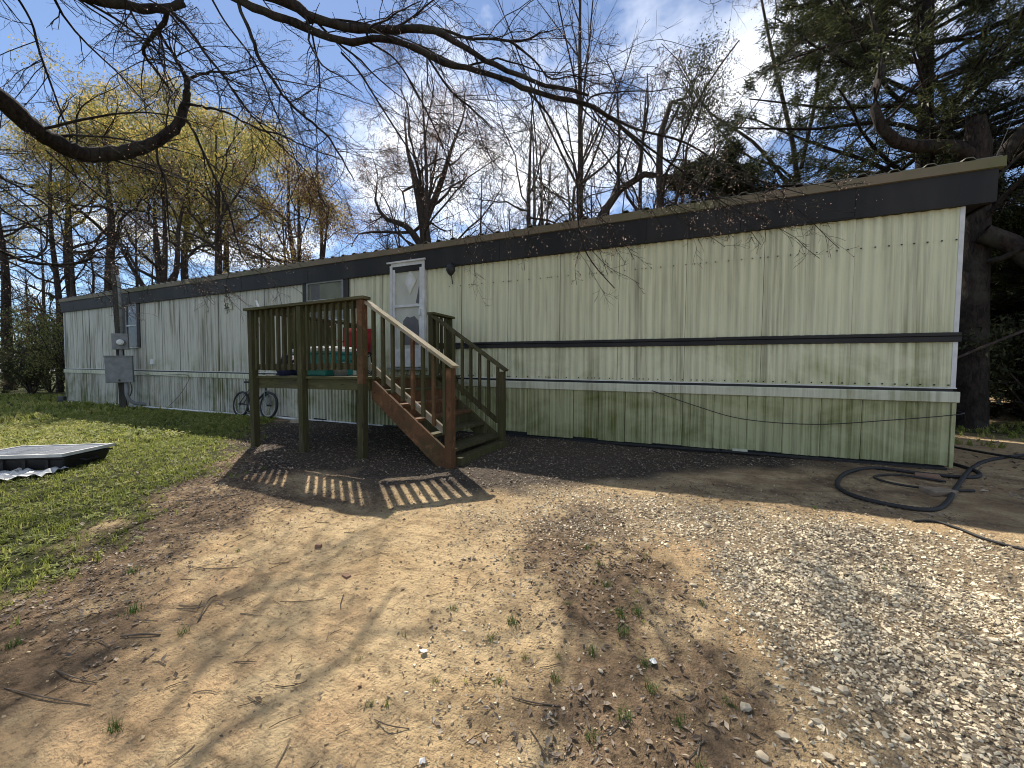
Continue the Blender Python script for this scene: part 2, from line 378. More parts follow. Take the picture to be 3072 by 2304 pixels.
# ------------------------------------------------------------------ ground
_nr = np.random.default_rng(5); _LAT = _nr.uniform(-1, 1, (256, 256))
def vnoise(x, y, s):
    x, y = np.asarray(x, float) * s, np.asarray(y, float) * s
    xi, yi = np.floor(x).astype(int), np.floor(y).astype(int); fx, fy = x - xi, y - yi
    fx, fy = fx * fx * (3 - 2 * fx), fy * fy * (3 - 2 * fy)
    g = lambda a, b: _LAT[a % 256, b % 256]
    return (g(xi, yi) * (1 - fx) + g(xi + 1, yi) * fx) * (1 - fy) + (g(xi, yi + 1) * (1 - fx) + g(xi + 1, yi + 1) * fx) * fy
def sstep(a, b, x):
    t = np.clip((np.asarray(x, float) - a) / (b - a), 0, 1); return t * t * (3 - 2 * t)
def gz(x, y):
    x, y = np.asarray(x, float), np.asarray(y, float)
    z = -.2 * (1 - sstep(0, 5, y))
    near = sstep(16, 9, np.hypot(x + 2, y - 3))
    z = z + .018 * vnoise(x, y, 1.1) + near * (.009 * vnoise(x, y, 3.7) + .005 * vnoise(x, y, 11) + .003 * vnoise(x, y, 24))
    far = np.maximum(np.hypot(x + 3, y - 4) - 24, 0)
    return z + .25 * sstep(0, 30, far) * vnoise(x, y, .06)
GE_Y = [-3, .7, .9, 1.24, 1.74, 2.29, 3.11, 4.27, 6.2, 9]; GE_X = [-3.3, -3.3, -3.17, -3.5, -3.95, -4.6, -5.4, -6.9, -8.8, -10]
GR_Y = [-2, 1.3, 1.55, 1.82, 2.05, 2.33, 2.81, 3.2, 3.6, 3.9]; GR_X = [.55, .5, .45, .38, .32, .16, .02, -.3, -.9, -1.3]
def masks(x, y):
    w = .28 * vnoise(x, y, 1.3) + .15 * vnoise(x, y, 4.1)
    grass = sstep(-.25, .95, np.interp(y, GE_Y, GE_X) - x + w * 2.4)
    back = sstep(6.8, 9, y); grass = np.maximum(grass, back * sstep(-.3, .5, vnoise(x, y, .35) + .1))
    grav = sstep(-.25, .35, x - np.interp(y, GR_Y, GR_X) + w) * sstep(3.95, 3.55, y + .3 * w)
    grav = np.maximum(grav, .5 * sstep(-1.9, -.6, x + w) * sstep(4.0, 3.7, y) * sstep(2.5, 3.1, y + w)); grav = grav * (.78 + .3 * sstep(-.5, .2, vnoise(x, y, 1.9)))
    mul_ = sstep(-9.4, -8.2, x + w) * sstep(2.6, 1.0, x) * sstep(0, .5, y - np.interp(x, [-9, -5, -2.2, -.7, 1.2, 4], [4.6, 2.75, 3.0, 3.9, 5.3, 5.7]) + w) * sstep(7, 6.3, y)
    def blob(cx, cy, rx, ry): return np.exp(-(((x - cx) / rx) ** 2 + ((y - cy) / ry) ** 2))
    e = np.interp(y, GE_Y, GE_X) - x
    lit = 1.3 * np.exp(-((e + .12 + w * 1.4) / .75) ** 2) * sstep(6, 4.5, y)
    lit = lit + 1.5 * blob(-.72, 2.8, .42, .6) + 1.45 * blob(-.3, 2.2, .3, .4) + 1.35 * blob(-.1, 1.85, .3, .4) + 1.3 * blob(.1, 1.5, .28, .35) + .8 * blob(-.3, 1.3, .35, .25) + .6 * blob(-3.0, 2.7, .8, .4) + .5 * blob(-5.6, 2.6, 1.5, .7) + .35 * blob(.1, 3.3, .9, .5) + .55 * sstep(3.7, 4.1, y) * sstep(6.6, 6, y) * sstep(-1.2, .2, x)
    return grass, grav, mul_, np.clip(lit + w * .5, 0, 1)

def axis(a, b, step, lo, hi):
    mid = list(np.arange(a, b + 1e-6, step)); L, R_ = [], []
    s, v = step, a
    while v > lo: s *= 1.22; v -= s; L.append(v)
    s, v = step, b
    while v < hi: s *= 1.22; v += s; R_.append(v)
    return np.array(L[::-1] + mid + R_)
gx, gy = axis(-9, 3.4, .06, -420, 420), axis(.1, 6.4, .06, -300, 420)
GX, GY = np.meshgrid(gx, gy, indexing='ij'); gv = np.stack([GX.ravel(), GY.ravel(), gz(GX.ravel(), GY.ravel())], 1)
ni, nj = len(gx), len(gy); ii = (np.arange(ni - 1)[:, None] * nj + np.arange(nj - 1)[None]).ravel()
gf = np.stack([ii, ii + nj, ii + nj + 1, ii + 1], 1)
mk = masks(gv[:, 0], gv[:, 1])

m, t, p = new_mat('yard_soil'); M['ground'] = m
g = pos_vec(t, 'Position')
def attr(nm):
    a = t.nodes.new('ShaderNodeAttribute'); a.attribute_name = nm; return a.outputs['Fac']
n_big, n_mid, n_fine, n_grit = noise(t, g, .55, 4), noise(t, g, 2.6, 6, .6), noise(t, g, 17, 6, .7), noise(t, g, 110, 3, .7)
# tyre-and-rain scuffs run obliquely over the bare soil
rot = t.nodes.new('ShaderNodeMapping'); rot.inputs['Rotation'].default_value = (0, 0, radians(38)); rot.inputs['Scale'].default_value = (2.2, 13, 1); t.links.new(g, rot.inputs[0])
n_scuff = noise(t, rot.outputs[0], 1.0, 6, .65, .5)
col = socket_mix(t, (.61, .455, .255), (.48, .34, .18), ramp(t, n_mid, .36, .64))
col = socket_mix(t, col, (.60, .40, .22), mul(t, mul(t, ramp(t, n_big, .47, .62), ramp(t, n_mid, .42, .6)), .75))
col = socket_mix(t, col, (.22, .145, .08), mul(t, ramp(t, n_scuff, .5, .7), .5))
col = socket_mix(t, col, (.15, .105, .065), mul(t, ramp(t, n_fine, .52, .68), .65))
col = socket_mix(t, col, (.10, .07, .045), mul(t, ramp(t, noise(t, g, 55, 4, .75), .56, .68), .8))
col = socket_mix(t, col, (.55, .42, .27), mul(t, ramp(t, n_grit, .58, .8), .6))
lit_c = socket_mix(t, (.065, .046, .03), (.25, .17, .105), ramp(t, n_fine, .38, .62))
col = socket_mix(t, col, lit_c, mul(t, ramp(t, mul(t, attr('litter'), ramp(t, n_mid, .32, .62, .3, 1.3)), .25, .8), .9))
grv_c = socket_mix(t, (.10, .075, .05), (.36, .29, .20), ramp(t, noise(t, g, 60, 4, .7), .4, .6))
col = socket_mix(t, col, grv_c, mul(t, attr('gravel'), .88))
mul_c = socket_mix(t, (.030, .025, .022), (.11, .095, .085), ramp(t, noise(t, g, 34, 4, .7), .42, .66))
col = socket_mix(t, col, mul_c, mul(t, attr('mulch'), .92))
grs_c = socket_mix(t, (.035, .045, .014), (.085, .085, .03), ramp(t, n_fine, .38, .62))
col = socket_mix(t, col, grs_c, ramp(t, mul(t, attr('grass'), ramp(t, n_mid, .3, .6, .6, 1.2)), .2, .75))
t.links.new(col, p.inputs['Base Color']); p.inputs['Roughness'].default_value = .95; p.inputs['Specular IOR Level'].default_value = .1
hh = mul(t, mul(t, n_fine, 1.0), mul(t, n_grit, .35), 'ADD'); hh = mul(t, hh, mul(t, n_scuff, 1.0), 'ADD'); hh = mul(t, hh, mul(t, noise(t, g, 48, 4, .7), .8), 'ADD')
bump(t, p, hh, 1.0, .034)

gme = big_mesh('ground', gv, gf, M['ground'], smooth=True)
for nm, a in zip(('grass', 'gravel', 'mulch', 'litter'), mk):
    at = gme.attributes.new(nm, 'FLOAT', 'POINT'); at.data.foreach_set('value', a.astype(np.float32))
go = link('ground', gme); tag(go, 'bare tan dirt yard with gravel and grass at the sides', kind='structure')

# ------------------------------------------------------------------ mobile home (its own frame: x along the front wall, 0 at the right corner)
TX, TY, TZ, TILT = 2.815, 6.2, .958, .0129
home = root('mobile_home', (TX, TY, TZ), 'long cream corrugated single-wide mobile home with dark brown fascia', 'mobile home', rot=(0, TILT, 0))
HL, HW, HH = 24.0, 4.25, 2.13            # length, depth, wall height above the frame line
def lx(X): return X - TX
def lz(X, z): return z - (TZ + TILT * (TX - X))
def hb(X0, X1, y0, y1, z0, z1, mb=None):
    c = (X0 + X1) / 2; mb = mb or MB(); return mb.box(lx(X0), lx(X1), y0, y1, lz(c, z0), lz(c, z1))
def hpart(name, mb, mat, parent=None, **k): return part(name, mb, mat, parent or home, world=False, **k)
rnd = random.Random(11)
# body behind the sheets
hpart('wall_core', MB().box(-HL, -.005, .018, HW, -.3, HH + .1), M['black'])
# corrugated siding sheets, each a piece
def sheet_mesh(w, h, per, amp, name, mat, groove=False, z_rows=1):
    cols = int(round(w / per)) * 8; V, F = [], []
    for i in range(cols + 1):
        u = w * i / cols; ph = 2 * pi * u / per
        if groove:
            q = (u / per) % 1.0; d = -amp if (q < .14 or q > .90) else amp * .3 * sin(ph)
        else: d = amp * (max(-.55, min(.7, 1.25 * sin(ph))) + .12 * sin(3 * ph + .6))
        for j in range(z_rows + 1): V.append((-u, -d, h * j / z_rows))
    k = z_rows + 1
    for i in range(cols):
        for j in range(z_rows): a = i * k + j; F.append((a, a + 1, a + k + 1, a + k))
    me = MB().add(V, F).mesh(name); me.materials.append(mat); me.polygons.foreach_set('use_smooth', [not groove] * len(me.polygons))
    # give the sheet a thickness
    return me
PW = .955
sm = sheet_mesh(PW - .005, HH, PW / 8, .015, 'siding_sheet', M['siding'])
x = 0.0; i = 0
while x > -HL + .01:
    w = min(PW, HL + x); o = link('siding_sheet', sm, home)
    o.location = (x - .003, -.012 - (.004 if i % 2 else 0), 0); o.scale = (w / PW, 1, 1); o.rotation_euler = (rnd.uniform(-.0012, .0012), 0, rnd.uniform(-.004, .004))
    x -= PW; i += 1
# corner posts
hpart('corner_trim', MB().box(-.03, .012, -.026, .03, -.01, HH), M['white_metal'])
hpart('corner_trim', MB().box(-HL - .02, -HL + .03, -.026, .03, -.01, HH), M['white_metal'])
# rows of screws (too small to pick apart)
sb = MB()
for k in range(int(11.5 / .12)):
    xx = -.05 - k * .12 * (1 + .02 * sin(k))
    for zz_, r in ((1.70, .0065), (.03, .0075)):
        if xx < -7.1 and zz_ > 1: continue
        sb.box(xx - r, xx + r, -.034, -.022, zz_ - r, zz_ + r)
o = hpart('screw', sb, M['black']); o['kind'] = 'stuff'
# dark belt moulding right of the door
for xa, xb in ((lx(-4.55), lx(-2.1)), (lx(-2.1) + .004, lx(.35)), (lx(.35) + .004, .03)):
    q = rnd.uniform(-.004, .004)
    hpart('belt_moulding', MB().prism([(u + abs(q) * .4, v + q) for u, v in [(-.022, .525), (-.05, .53), (-.05, .585), (-.036, .592), (-.05, .60), (-.05, .63), (-.022, .64)]], 'x', xa, xb), M['dark_trim'])
# frame line: drip edge, black strip for shadow, skirting cap
hpart('drip_edge', MB().prism([(0, .005), (-.035, -.002), (-.035, -.012), (0, -.012)], 'x', -HL, .02), M['white_metal'])
hpart('shadow_strip', MB().box(-HL, .0, -.012, .02, -.05, -.0121), M['black'])  # black box paints in the shadow line below the drip edge
x = .035; k = 0
while x > -HL:
    x2 = max(x - 3.05, -HL - .02); dz = rnd.uniform(-.004, .004)
    c = MB().prism([(.0, -.045 + dz), (-.062, -.045 + dz), (-.066, -.06 + dz), (-.066, -.165 + dz), (-.05, -.172 + dz), (.0, -.172 + dz)], 'x', x2 + .004, x)
    hpart('skirting_cap', c, M['cap']); x = x2; k += 1
# skirting sheets with pressed grooves
SW = .41
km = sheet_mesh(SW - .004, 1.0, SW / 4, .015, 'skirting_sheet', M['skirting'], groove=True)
x = 0.0; k = 0
while x > -HL:
    bot = .945 + TILT * (-x - SW / 2) - .05 * (k % 3 == 1) * rnd.random() - (.03 if x > -6 else 0)
    o = link('skirting_sheet', km, home); h = bot - .165
    w = min(SW, HL + x)
    o.location = (x - .002, -.035 - .004 * (k % 2) - rnd.uniform(0, .006), -bot); o.scale = (w / SW, 1, h); o.rotation_euler = (rnd.uniform(-.012, .014), 0, rnd.uniform(-.006, .006))
    x -= SW; k += 1
hpart('skirting_corner', MB().box(-.02, .014, -.056, -.02, -.93, -.175), M['skirting'])
hpart('crawl_space', MB().box(-HL, -.02, .03, HW, -1.35, -.31), M['black'])
# bottom track, in sections, partly loose
x = -.05
while x > -HL + .5:
    ln = rnd.uniform(1.6, 2.6); x2 = max(x - ln, -HL)
    za, zb = -(.935 + TILT * -x) + rnd.uniform(-.01, .012), -(.935 + TILT * -x2) + rnd.uniform(-.01, .012)
    hpart('bottom_track', MB().beam((x, -.05 - rnd.uniform(0, .025), za), (x2 + .02, -.05 - rnd.uniform(0, .025), zb), .035, .022), M['black'] if x > -8 else M['white_pl']); x = x2
# fascia: dark sheets below a tan roof edge
FX0, FX1 = -HL - .03, .225
x = FX1; k = 0
while x > FX0:
    x2 = max(x - 1.22, FX0)
    hpart('fascia_sheet', MB().prism([(-.075 - .003 * (k % 2), HH - .05), (-.10 - .003 * (k % 2), HH + .29), (-.05, HH + .29), (-.05, HH - .05)], 'x', x2 + .004, x), M['dark_trim']); x = x2; k += 1
hpart('fascia_lip', MB().box(FX0, FX1, -.074, .008, HH - .064, HH - .051), M['dark_trim'])
hpart('soffit', MB().box(.013, FX1 - .004, -.045, HW, HH - .03, HH + .0), M['dark_trim'])
hpart('end_fascia', MB().box(FX1 - .003, FX1 + .022, -.05, HW + .1, HH - .05, HH + .29), M['dark_trim'])
x = FX1 + .035; k = 0
while x > FX0:
    x2 = max(x - 3.05, FX0 - .01)
    hpart('roof_edge_trim', MB().prism([(-.085, HH + .285), (-.125, HH + .293), (-.135, HH + .395 + .004 * (k % 2)), (-.06, HH + .407 + .004 * (k % 2)), (-.05, HH + .2905)], 'x', x2 + .003, x), M['roof_trim']); x = x2; k += 1
hpart('end_roof_trim', MB().box(FX1 + .036, FX1 + .045, -.12, HW + .15, HH + .2905, HH + .405), M['roof_trim'])
# ribbed roof sheets laid over the old roof, edges lifted here and there
def roof_sheet(w, slope_len):
    prof = []; n = 3; p_ = w / n
    for i in range(n): prof += [(i * p_, 0), (i * p_ + p_ * .64, 0), (i * p_ + p_ * .72, .032), (i * p_ + p_ * .90, .032)]
    prof += [(w, 0)]
    V, F = [], []
    for (u, d) in prof:
        V += [(-u, 0, d), (-u, slope_len, d + slope_len * .11), (-u, 2 * slope_len, d)]
    for i in range(len(prof) - 1):
        for j in (0, 1): a = i * 3 + j; F.append((a, a + 1, a + 4, a + 3))
    V2 = [(x_, y_, z_ - .008) for x_, y_, z_ in V]; o_ = len(V)
    me = MB().add(V + V2, F + [tuple(i + o_ for i in f[::-1]) for f in F] + [(a * 3, a * 3 + 3, o_ + a * 3 + 3, o_ + a * 3) for a in range(len(prof) - 1)]).mesh('roof_sheet')
    me.materials.append(M['roof_metal']); return me
rm = roof_sheet(.95, HW / 2 + .12)
x = FX1 + .02
while x > FX0 + .2:
    o = link('roof_sheet', rm, home); o.location = (x, -.10, HH + .414 + rnd.uniform(0, .010)); o.rotation_euler = (rnd.uniform(-.004, .006), rnd.uniform(-.006, .006), 0); x -= .93

# the door: aluminium storm door over the old slab
DX0, DX1, DZ0, DZ1 = -5.50, -4.70, 1.24, 3.29
door = hpart('door', hb(DX0 + .05, DX1 - .05, -.045, -.01, DZ0, DZ1 - .03), M['door'])
fr = MB()
for a, b in ((DX0 - .03, DX0 + .035), (DX1 - .035, DX1 + .03)): hb(a, b, -.085, -.012, DZ0 - .02, DZ1, fr)
hb(DX0 - .032, DX1 + .032, -.087, -.012, DZ1 - .055, DZ1 + .012, fr)
hpart('door_frame', fr, M['white_metal'], door)
hpart('drip_cap', hb(DX0 - .09, DX1 + .06, -.115, -.012, DZ1 + .013, DZ1 + .045), M['white_metal'], door)
st = MB()
for a, b in ((DX0 + .037, DX0 + .095), (DX1 - .095, DX1 - .037)): hb(a, b, -.078, -.047, DZ0 + .0, DZ1 - .06, st)
hb(DX0 + .096, DX1 - .096, -.077, -.048, DZ1 - .12, DZ1 - .062, st)
hb(DX0 + .096, DX1 - .096, -.079, -.048, 2.425, 2.475, st)
hb(DX0 + .096, DX1 - .096, -.077, -.048, DZ0 + .0, DZ0 + .36, st)
hb(DX0 + .14, DX1 - .14, -.083, -.0771, DZ0 + .06, DZ0 + .30, st)
hpart('storm_door', st, M['white_metal'], door)
cxd = (DX0 + DX1) / 2 + .06; dz_ = 2.93
def diamond(r, y0, y1):
    return MB().prism([(lx(cxd) - r * .62, lz(cxd, dz_)), (lx(cxd), lz(cxd, dz_ - r)), (lx(cxd) + r * .62, lz(cxd, dz_)), (lx(cxd), lz(cxd, dz_ + r))], 'y', y0, y1)
hpart('diamond_frame', diamond(.25, -.058, -.046), M['cap'], door)
hpart('diamond_pane', diamond(.205, -.061, -.0585), M['white_metal'], door)
pt = [(-.20, .04), (-.17, .52), (-.08, .60), (.0, .575), (.10, .60), (.19, .52), (.22, .32), (.21, .04)]
hpart('torn_patch', MB().prism([(lx(cxd + u), lz(cxd, 1.64 + v)) for u, v in pt], 'y', -.056, -.0465), M['cardboard'], door)
hpart('torn_strip', MB().prism([(lx(cxd + u), lz(cxd, 2.50 + v)) for u, v in [(.14, .0), (.2, -.02), (.23, .05), (.24, .34), (.21, .30)]], 'y', -.055, -.0465), M['cardboard'], door)
hpart('handle', hb(DX1 - .085, DX1 - .06, -.12, -.079, 2.24, 2.36), M['white_metal'], door)
hpart('threshold', hb(DX0 - .06, DX1 + .06, -.14, -.012, DZ0 - .06, DZ0 - .021), M['grey_metal'], door)

# windows
def window(X0, X1, z0, z1, glassmat, bar_z, sh):
    wnd = hpart('window', hb(X0 + .02, X1 - .02, -.034, -.012, z0 + .02, z1 - .02), glassmat)
    f = MB(); hb(X0, X0 + .045, -.06, -.013, z0, z1, f); hb(X1 - .045, X1, -.06, -.013, z0, z1, f)
    hb(X0 + .046, X1 - .046, -.059, -.013, z1 - .045, z1, f); hb(X0 + .046, X1 - .046, -.062, -.013, z0, z0 + .045, f)
    hpart('window_frame', f, M['grey_metal'], wnd)
    hpart('sash_bar', hb(X0 + .046, X1 - .046, -.056, -.0345, bar_z, bar_z + .04), M['white_metal'], wnd)
    hpart('sill', hb(X0 - .02, X1 + .02, -.085, -.013, z0 - .03, z0 - .001), M['white_metal'], wnd)
    for a, b in sh:
        s = MB(); hb(a, b, -.05, -.013, z0 - .12 if z0 > 2 else z0 - .02, z1 + .03, s)
        hpart('shutter', s, M['dark_trim'], wnd)
    return wnd
wn1 = window(-8.02, -6.86, 2.30, 3.17, M['glass_lit'], 2.72, ((-8.16, -8.03), (-6.85, -6.72)))
hpart('blind', hb(-7.9, -7.62, -.0352, -.0341, 2.36, 3.11), M['cardboard'], wn1)
wn2 = window(-16.45, -15.75, 1.92, 3.27, M['glass'], 2.58, ((-16.62, -16.46), (-15.74, -15.60)))
# wall fittings
lamp = hpart('porch_light', MB().prism([(lx(-4.12), lz(-4, 3.10)), (lx(-3.98), lz(-4, 3.10)), (lx(-4.0), lz(-4, 3.16)), (lx(-4.10), lz(-4, 3.16))], 'y', -.05, -.02), M['black'])
hpart('lamp_arm', MB().tube([(lx(-4.05), -.05, lz(-4, 3.13)), (lx(-4.03), -.13, lz(-4, 3.16)), (lx(-4.0), -.19, lz(-4, 3.10))], .012, 8), M['black'], lamp, smooth=True)
hd = MB()
for k_, (z_, r) in enumerate(((3.10, .02), (3.08, .075), (3.0, .085), (2.93, .05), (2.90, .015))):
    pass
V, F = [], []
ringz = ((3.11, .02), (3.085, .075), (3.0, .085), (2.93, .05), (2.90, .012))
for z_, r in ringz:
    for j in range(10): a = 2 * pi * j / 10; V.append((lx(-4.0) + r * cos(a), -.19 + r * sin(a), lz(-4, z_)))
for i_ in range(4):
    for j in range(10): F.append((i_ * 10 + j, i_ * 10 + (j + 1) % 10, i_ * 10 + 10 + (j + 1) % 10, i_ * 10 + 10 + j))
hpart('lamp_head', MB().add(V, F), M['black'], lamp, smooth=True)
hpart('bracket_tail', MB().tube([(lx(-4.07), -.05, lz(-4, 3.1)), (lx(-4.06), -.07, lz(-4, 2.92)), (lx(-4.04), -.06, lz(-4, 2.78))], .009, 6), M['black'], lamp)
plq = hpart('house_plaque', hb(-11.24, -10.88, -.04, -.014, 2.775, 2.955), M['cap'])
pq = MB(); rr2 = random.Random(3)
for u0, v0, u1, v1 in ((.06, .11, .13, .16), (.06, .11, .12, .12), (.11, .04, .12, .16), (.15, .14, .22, .15), (.22, .15, .16, .06), (.16, .05, .25, .05), (.05, .03, .27, .035)):
    pq.beam((lx(-11.24 + u0), -.044, lz(-11, 2.775 + v0)), (lx(-11.24 + u1), -.044, lz(-11, 2.775 + v1)), .008, .018)
hpart('raised_strokes', pq, M['black'], plq)
hpart('outlet_box', hb(-14.98, -14.78, -.07, -.013, 1.36, 1.52), M['white_pl'])
hpart('scab_patch', hb(.60, .78, -.075, -.055, .02, .075), M['cap'])
# ------------------------------------------------------------------ porch
porch = root('wooden_porch', (-5.09, 3.9, 0), 'mossy treated-wood porch with railings and brown stairs to the door', 'porch')
PX0, PX1, PY0, PY1, PZ = -6.30, -3.88, 3.88, 6.10, 1.08
G0 = lambda x, y: float(gz(x, y)) - .05
rp = random.Random(4)
def pp(name, mb, mat, **k): return part(name, mb, mat, porch, **k)
y = PY0 - .03; k = 0                      # deck boards run along the front
while y < PY1 - .05:
    pp('deck_board', MB().box(PX0 - .05 - rp.uniform(0, .015), PX1 + .03 + rp.uniform(0, .01), y, min(y + .138, PY1), PZ - .038, PZ + rp.uniform(-.003, .002)), M['wood_x']); y += .143
pp('rim_joist', MB().box(PX0, PX1, PY0, PY0 + .038, PZ - .19, PZ - .04), M['wood_x'])
pp('rim_joist', MB().box(PX0, PX0 + .038, PY0 + .04, PY1, PZ - .19, PZ - .04), M['wood'])
pp('rim_joist', MB().box(PX1 - .038, PX1, PY0 + .04, PY1, PZ - .19, PZ - .04), M['wood'])
for i in range(1, 6):
    xx = PX0 + (PX1 - PX0) * i / 6; pp('joist', MB().box(xx, xx + .038, PY0 + .04, PY1, PZ - .185, PZ - .04), M['wood'])
def post(x, y, z0, z1, w=.09, mat='wood', lean=0.0):
    pp('post', MB().beam((x - lean, y, z0), (x, y, z1), w, w, up=(0, 1, 0)), M[mat])
post(PX0 + .06, PY0 - .047, G0(-6.2, 3.85), 2.09, .092, 'wood', -.03)
post(-5.11, PY0 - .047, G0(-5.1, 3.85), 2.09, .092, 'wood', -.02)
post(PX1 - .05, PY0 - .047, G0(-3.9, 3.85), .98, .092, 'wood', .02)
post(PX1 - .05, PY0 - .047, .981, 2.09, .095, 'wood_red', 0)
for xx in (PX0 + .1, -5.1, PX1 - .1): post(xx, 5.95, G0(xx, 5.9), PZ - .19)
post(PX0 + .02, PY1 - .05, PZ, 2.09, .085)
# front and left railings
pp('top_rail', MB().box(PX0 - .05, PX1 + .04, PY0 - .115, PY0 + .02, 2.095, 2.133), M['wood_x'])
pp('sub_rail', MB().box(PX0 + .107, PX1 - .1, PY0 - .025, PY0 + .012, 2.0, 2.09), M['wood_x'])
pp('bottom_rail', MB().box(PX0 + .107, PX1 - .1, PY0 - .025, PY0 + .012, 1.175, 1.262), M['wood_x'])
xx = PX0 + .17
while xx < PX1 - .12:
    if abs(xx + 5.11) > .07:
        pp('baluster', MB().beam((xx + rp.uniform(-.004, .004), PY0 - .047, 1.165 + rp.uniform(-.006, .006)), (xx, PY0 - .047, 2.092), .040, .040, up=(0, 1, 0)), M['wood'])
    xx += .128
pp('top_rail', MB().box(PX0 - .06, PX0 + .08, PY0 + .022, PY1, 2.095, 2.133), M['wood'])
pp('bottom_rail', MB().box(PX0 + .02, PX0 + .055, PY0 + .03, PY1 - .1, 1.175, 1.262), M['wood'])
yy = PY0 + .14
while yy < PY1 - .12:
    pp('baluster', MB().box(PX0 - .022, PX0 + .018, yy, yy + .04, 1.165, 2.092), M['wood']); yy += .128
# stairs
SX0, SX1, SY0, SY1 = PX1 + .0, -2.62, 3.93, 5.30
rise = (PZ) / 6; run = .245
def stringer(y0, mat):
    poly = [(SX0 + .03, PZ - .03), (SX0 + .03, PZ - .30), (SX1 - .17, G0(-2.8, 4) + .02), (SX1 + .04, G0(-2.6, 4) + .02), (SX1 + .04, .13)]
    pp('stringer', MB().prism(poly, 'y', y0, y0 + .04), M[mat])
stringer(SY0 - .022, 'wood_red'); stringer(SY1 - .018, 'wood')
for i in range(5):
    z = PZ - rise * (i + 1); fx = SX0 + run * (i + 1)
    pp('tread', MB().box(fx - .26, fx + .03, SY0 + .02, SY1 - .02, z - .038, z), M['wood_red'] if i in (1, 2) else M['wood'])
    if i < 4: pp('riser', MB().box(fx - .262, fx - .242, SY0 + .02, SY1 - .02, z - rise * .0 + .001, z + rise - .039), M['wood_red'] if i < 3 else M['wood'])
pp('bottom_step', MB().box(-2.66, -2.50, SY0 + .06, SY1 + .03, float(gz(-2.6, 4.6)) - .03, .085), M['wood'])
def hand_rail(y, topmat, z_hi, z_lo, postmat):
    a, b = Vector((SX0 - .02, y, z_hi)), Vector((SX1 + .10, y, z_lo))
    pp('hand_rail', MB().beam(a, b, .135, .036), M[topmat])
    la, lb = Vector((SX0 + .02, y + .0, z_hi - .84)), Vector((SX1 - .05, y + .0, z_lo - .78))
    pp('lower_rail', MB().beam(la, lb, .036, .075), M[topmat] if topmat == 'wood_pale' else M['wood'])
    for i in range(8):
        t_ = (i + .9) / 8.7; q = a.lerp(b, t_); w_ = la.lerp(lb, min(t_ * 1.02, 1))
        pp('baluster', MB().box(q.x - .02, q.x + .02, y - .058, y - .0185, w_.z - .09, q.z - .02), M['wood_red'] if (i in (4, 6) and topmat == 'wood_pale') else M['wood'])
    post(SX1 + .02, y - .0, G0(-2.6, y), z_lo - .015, .095, postmat)
hand_rail(SY0 - .03, 'wood_pale', 2.07, 1.20, 'wood_red')
hand_rail(SY1 + .02, 'wood', 2.09, 1.16, 'wood')
post(PX1 - .02, SY1 + .03, PZ - .04, 2.09, .09)
post(PX1 - .02, 5.86, PZ - .04, 2.09, .07)
pp('top_rail', MB().box(PX1 - .08, PX1 + .055, SY1 - .03, 5.92, 2.094, 2.13), M['wood_x'])
for yy in (5.44, 5.57, 5.70): pp('baluster', MB().box(PX1 - .035, PX1 + .005, yy, yy + .04, PZ + .01, 2.093), M['wood'])
pp('bottom_rail', MB().box(PX1 - .004, PX1 + .03, SY1 + .08, 5.82, 1.2, 1.28), M['wood'])

# ------------------------------------------------------------------ things on the porch
tote = root('storage_tote', (-5.35, 4.42, PZ), 'teal plastic storage tote with white lid behind the porch railing', 'storage tote')
def lbox(mb, w, d, z0, z1, tp=0.0):
    V = []
    for z, k in ((z0, 1 - tp), (z1, 1)):
        V += [(-w / 2 * k, -d / 2 * k, z), (w / 2 * k, -d / 2 * k, z), (w / 2 * k, d / 2 * k, z), (-w / 2 * k, d / 2 * k, z)]
    return mb.add(V, [(0, 3, 2, 1), (4, 5, 6, 7), (0, 1, 5, 4), (1, 2, 6, 5), (2, 3, 7, 6), (3, 0, 4, 7)])
tb = lbox(MB(), .86, .52, .0, .34, .08)
part('tub', tb, M['teal'], tote, world=False, bevel=.02)
lip = lbox(MB(), .90, .56, .342, .372); part('rim', lip, M['teal'], tote, world=False, bevel=.006)
lid = lbox(MB(), .92, .58, .373, .43, -.0); lbox(lid, .80, .46, .431, .455); part('lid', lid, M['white_pl'], tote, world=False, bevel=.012)
for s in (-1, 1): part('handle', MB().box(s * .45 - .015, s * .45 + .015, -.1, .1, .25, .31), M['teal'], tote, world=False)
tote.rotation_euler = (0, 0, radians(-8))

